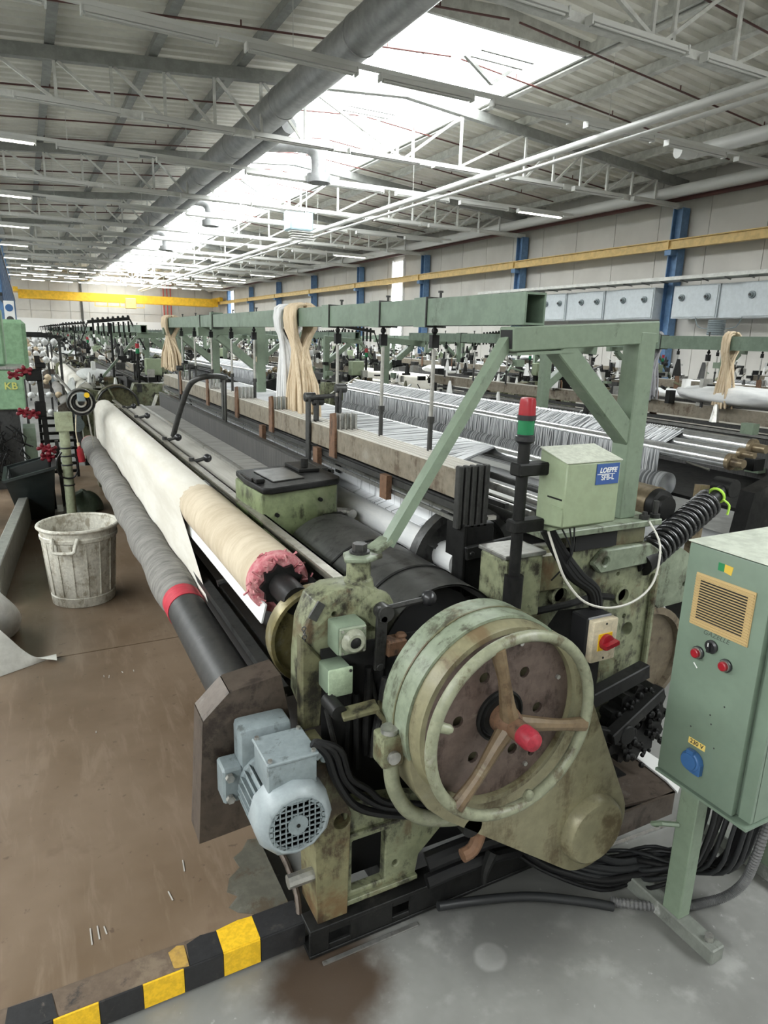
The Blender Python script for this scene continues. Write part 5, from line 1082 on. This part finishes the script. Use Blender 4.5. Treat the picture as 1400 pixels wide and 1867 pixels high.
single('reel_support', M().bar((.43, 6.5, 1.1), (.47, 6.5, .72), .03, .012).bar((.34, 6.52, 1.2), (.22, 6.75, 1.36), .018, .018), STEEL, 'thin steel stays holding the round cable reel', 'stay')
def bag(u, v):
    a = u*2*PI; r = 1-.25*math.sin(3*a)*v; k = math.sqrt(max(0, 1-v*v)); return (.37+.17*k*r*math.cos(a), 6.9+.26*k*r*math.sin(a), .088+.17*v+.02*math.sin(5*a)*k)
single('green_bag', M().grid(bag, 30, 10), worn('dark_green_tarp', (.06,.08,.05), (.04,.05,.035), None, .4, 0, 12, .5), 'dark green tarpaulin bag slumped behind the post', 'bag', sharp=80)
# green machine at the left edge
gm = thing('winding_machine', 'light green machine with a yellow emblem at the left edge', 'machine', (-.3, 8.4, 0))
MG = worn('machine_mint_green', (.22,.36,.22), (.18,.29,.175), None, .35, 0, 5, .4)
part('front_panel', M().box(-.75, -.045, 8.0, 8.6, .93, 1.34), MG, gm, bevel=.01); part('top_rail', M().box(-.75, -.03, 7.98, 8.62, 1.34, 1.37), STEEL, gm)
part('pedestal', M().box(-.72, -.12, 8.05, 8.55, 0.005, .93), DARKM, gm); part('side_foot', M().box(-.10, .02, 8.1, 8.5, .005, .72), FRAMEG, gm)
part('upper_cabinet', M().box(-.80, -.19, 8.1, 8.7, 1.37, 1.95), MG, gm, bevel=.02); part('upper_cabinet', M().box(-.40, .03, 10.2, 10.9, 1.1, 1.86), MG, gm, bevel=.05)
text('emblem', 'KB', .10, (-.165, 7.994, 1.17), RY, mat('emblem_yellow', (.55,.55,.15), .5), gm, 0, .002, .002)
g = M(); rnd = random.Random(13)
for i in range(60): x, z = rnd.uniform(-.5,-.1), rnd.uniform(.3,.85); g.tube([(x, 7.99, z), (x+rnd.uniform(-.1,.1), 7.97, z-.1), (x+rnd.uniform(-.15,.15), 7.985, z-.2)], .006, 4, smooth=2)
part('dark_wiring', g, BLACKM, gm, kind='stuff', sharp=80)
sg = thing('notice_board', 'small white notice with dark circles above the green machine', 'sign', (-.25, 19, 1.75)); part('post', M().box(-.31, -.28, 19.02, 19.05, 0, 2.1), DARKM, sg); part('board', M().box(-.36, -.14, 18.98, 19.0, 1.75, 2.38), WHITE, sg); part('circle', M().cyl((-.25, 18.98, 2.22), (-.25, 18.975, 2.22), .085, n=16), BLUEP, sg); part('circle', M().cyl((-.25, 18.98, 1.95), (-.25, 18.975, 1.95), .08, n=16), DARKM, sg)
# white cloth bundles on the second loom of the left row
def bundle(cx, cy, cz, sx, sy, sz, name, label, sd):
    rr = random.Random(sd); ph = [rr.uniform(0, 6) for _ in range(4)]
    def f(u, v):
        a = u*2*PI; b = v*PI; k = 1 + .14*math.sin(3*a+ph[0])*math.sin(b) + .1*math.sin(5*a+4*b+ph[1]) * math.sin(b)
        return (cx + sx*k*math.sin(b)*math.cos(a), cy + sy*k*math.sin(b)*math.sin(a), cz + sz*(1-math.cos(b)*k*.98))
    single(name, M().grid(f, 28, 14), WFELT, label, 'cloth', 'white cloth bundles on the looms', sharp=80)
bundle(.86, 10.9, 1.03, .22, .5, .09, 'cloth_bundle', 'white cloth bundle lying on the second loom of the left row', 1)
bundle(.55, 10.6, .7, .06, .25, .2, 'cloth_bundle', 'white cloth tail hanging off the second loom of the left row', 2)
rnd = random.Random(17)
k = 0
for (x, y, z) in sorted(((4.75,3.3,1.325),(4.8,2.6,1.325),(1.0,19.4,1.1),(7.5,3.6,1.1),(7.6,6.2,1.1),(7.45,11.8,1.1),(4.8,12.3,1.325),(11.4,5.4,1.325),(.95,27.5,1.1),(7.5,20,1.1),(4.8,20.5,1.325),(11.3,14,1.325)), key=lambda p: p[0]**2+p[1]**2):
    bundle(x, y, z, .16+.1*rnd.random(), .35+.3*rnd.random(), .05+.04*rnd.random(), 'cloth_bundle', 'white cloth bundle on a background loom, %s nearest to the camera of such bundles' % ORL[k], 30+k); k += 1

# black slatted steps in the aisle behind the post
sp = thing('step_stack', 'black slatted steps standing in the left aisle behind the reel post', 'steps', (.22, 8.7, .0))
for k in range(8): part('step_slat', M().box(.06, .44, 8.5+.03*k, 8.56+.03*k, .14+.085*k, .17+.085*k), BLACKM, sp)
for x in (.06, .41): part('side_rail', M().bar((x+.015, 8.5, .03), (x+.015, 8.8, .80), .03, .03), BLACKM, sp)
# grey cable coil hung under the electrical boxes
cc = thing('cable_coil', 'grey cable coil hanging below the electrical boxes at the right wall', 'cable coil', (14.5, 11.0, 2.05))
for k in range(7): part('cable_turn', M().torus((14.55, 11.0, 2.08+.05*k), (0,0,1), .17, .028, 24, 6), GREYP, cc)
for s_ in (-1, 1): part('hanging_cable', M().tube([(14.55, 11.0+s_*.17, 2.2), (14.56, 11.0+s_*.5, 2.25), (14.56, 11.0+s_*.62, 2.47)], .012, 6, smooth=3), GREYP, cc)
# yarn creels with white cones in the left aisle
def creel(label, x, y):
    c = thing('yarn_creel', label, 'creel', (x, y, 0), 'yarn creels in the left aisle')
    for dx in (-.28, .28): part('post', M().box(x+dx-.02, x+dx+.02, y-.02, y+.02, .0, 1.62), DARKM, c)
    for k in range(5): part('cross_bar', M().box(x-.26, x+.26, y-.012, y+.012, .42+.28*k, .445+.28*k), STEEL, c)
    for k in range(5):
        for i in range(4):
            px = x-.2+.133*i; z = .43+.28*k
            cn = part('yarn_cone', M().lathe((px, y-.02, z), (0, -1, .25), [(0,.055),(.13,.032),(.15,.012)], 10), WFELT if (i+k) % 4 else YARNB, c)
    part('top_bar', M().box(x-.32, x+.32, y-.03, y+.03, 1.62, 1.66), BLACKM, c)
for i, (x, y) in enumerate(((.22, 12.4), (.12, 15.6), (.30, 19.2), (.18, 23.0))): creel('dark yarn creel with rows of white cones in the left aisle, %s from the camera' % ORD[i], x, y)
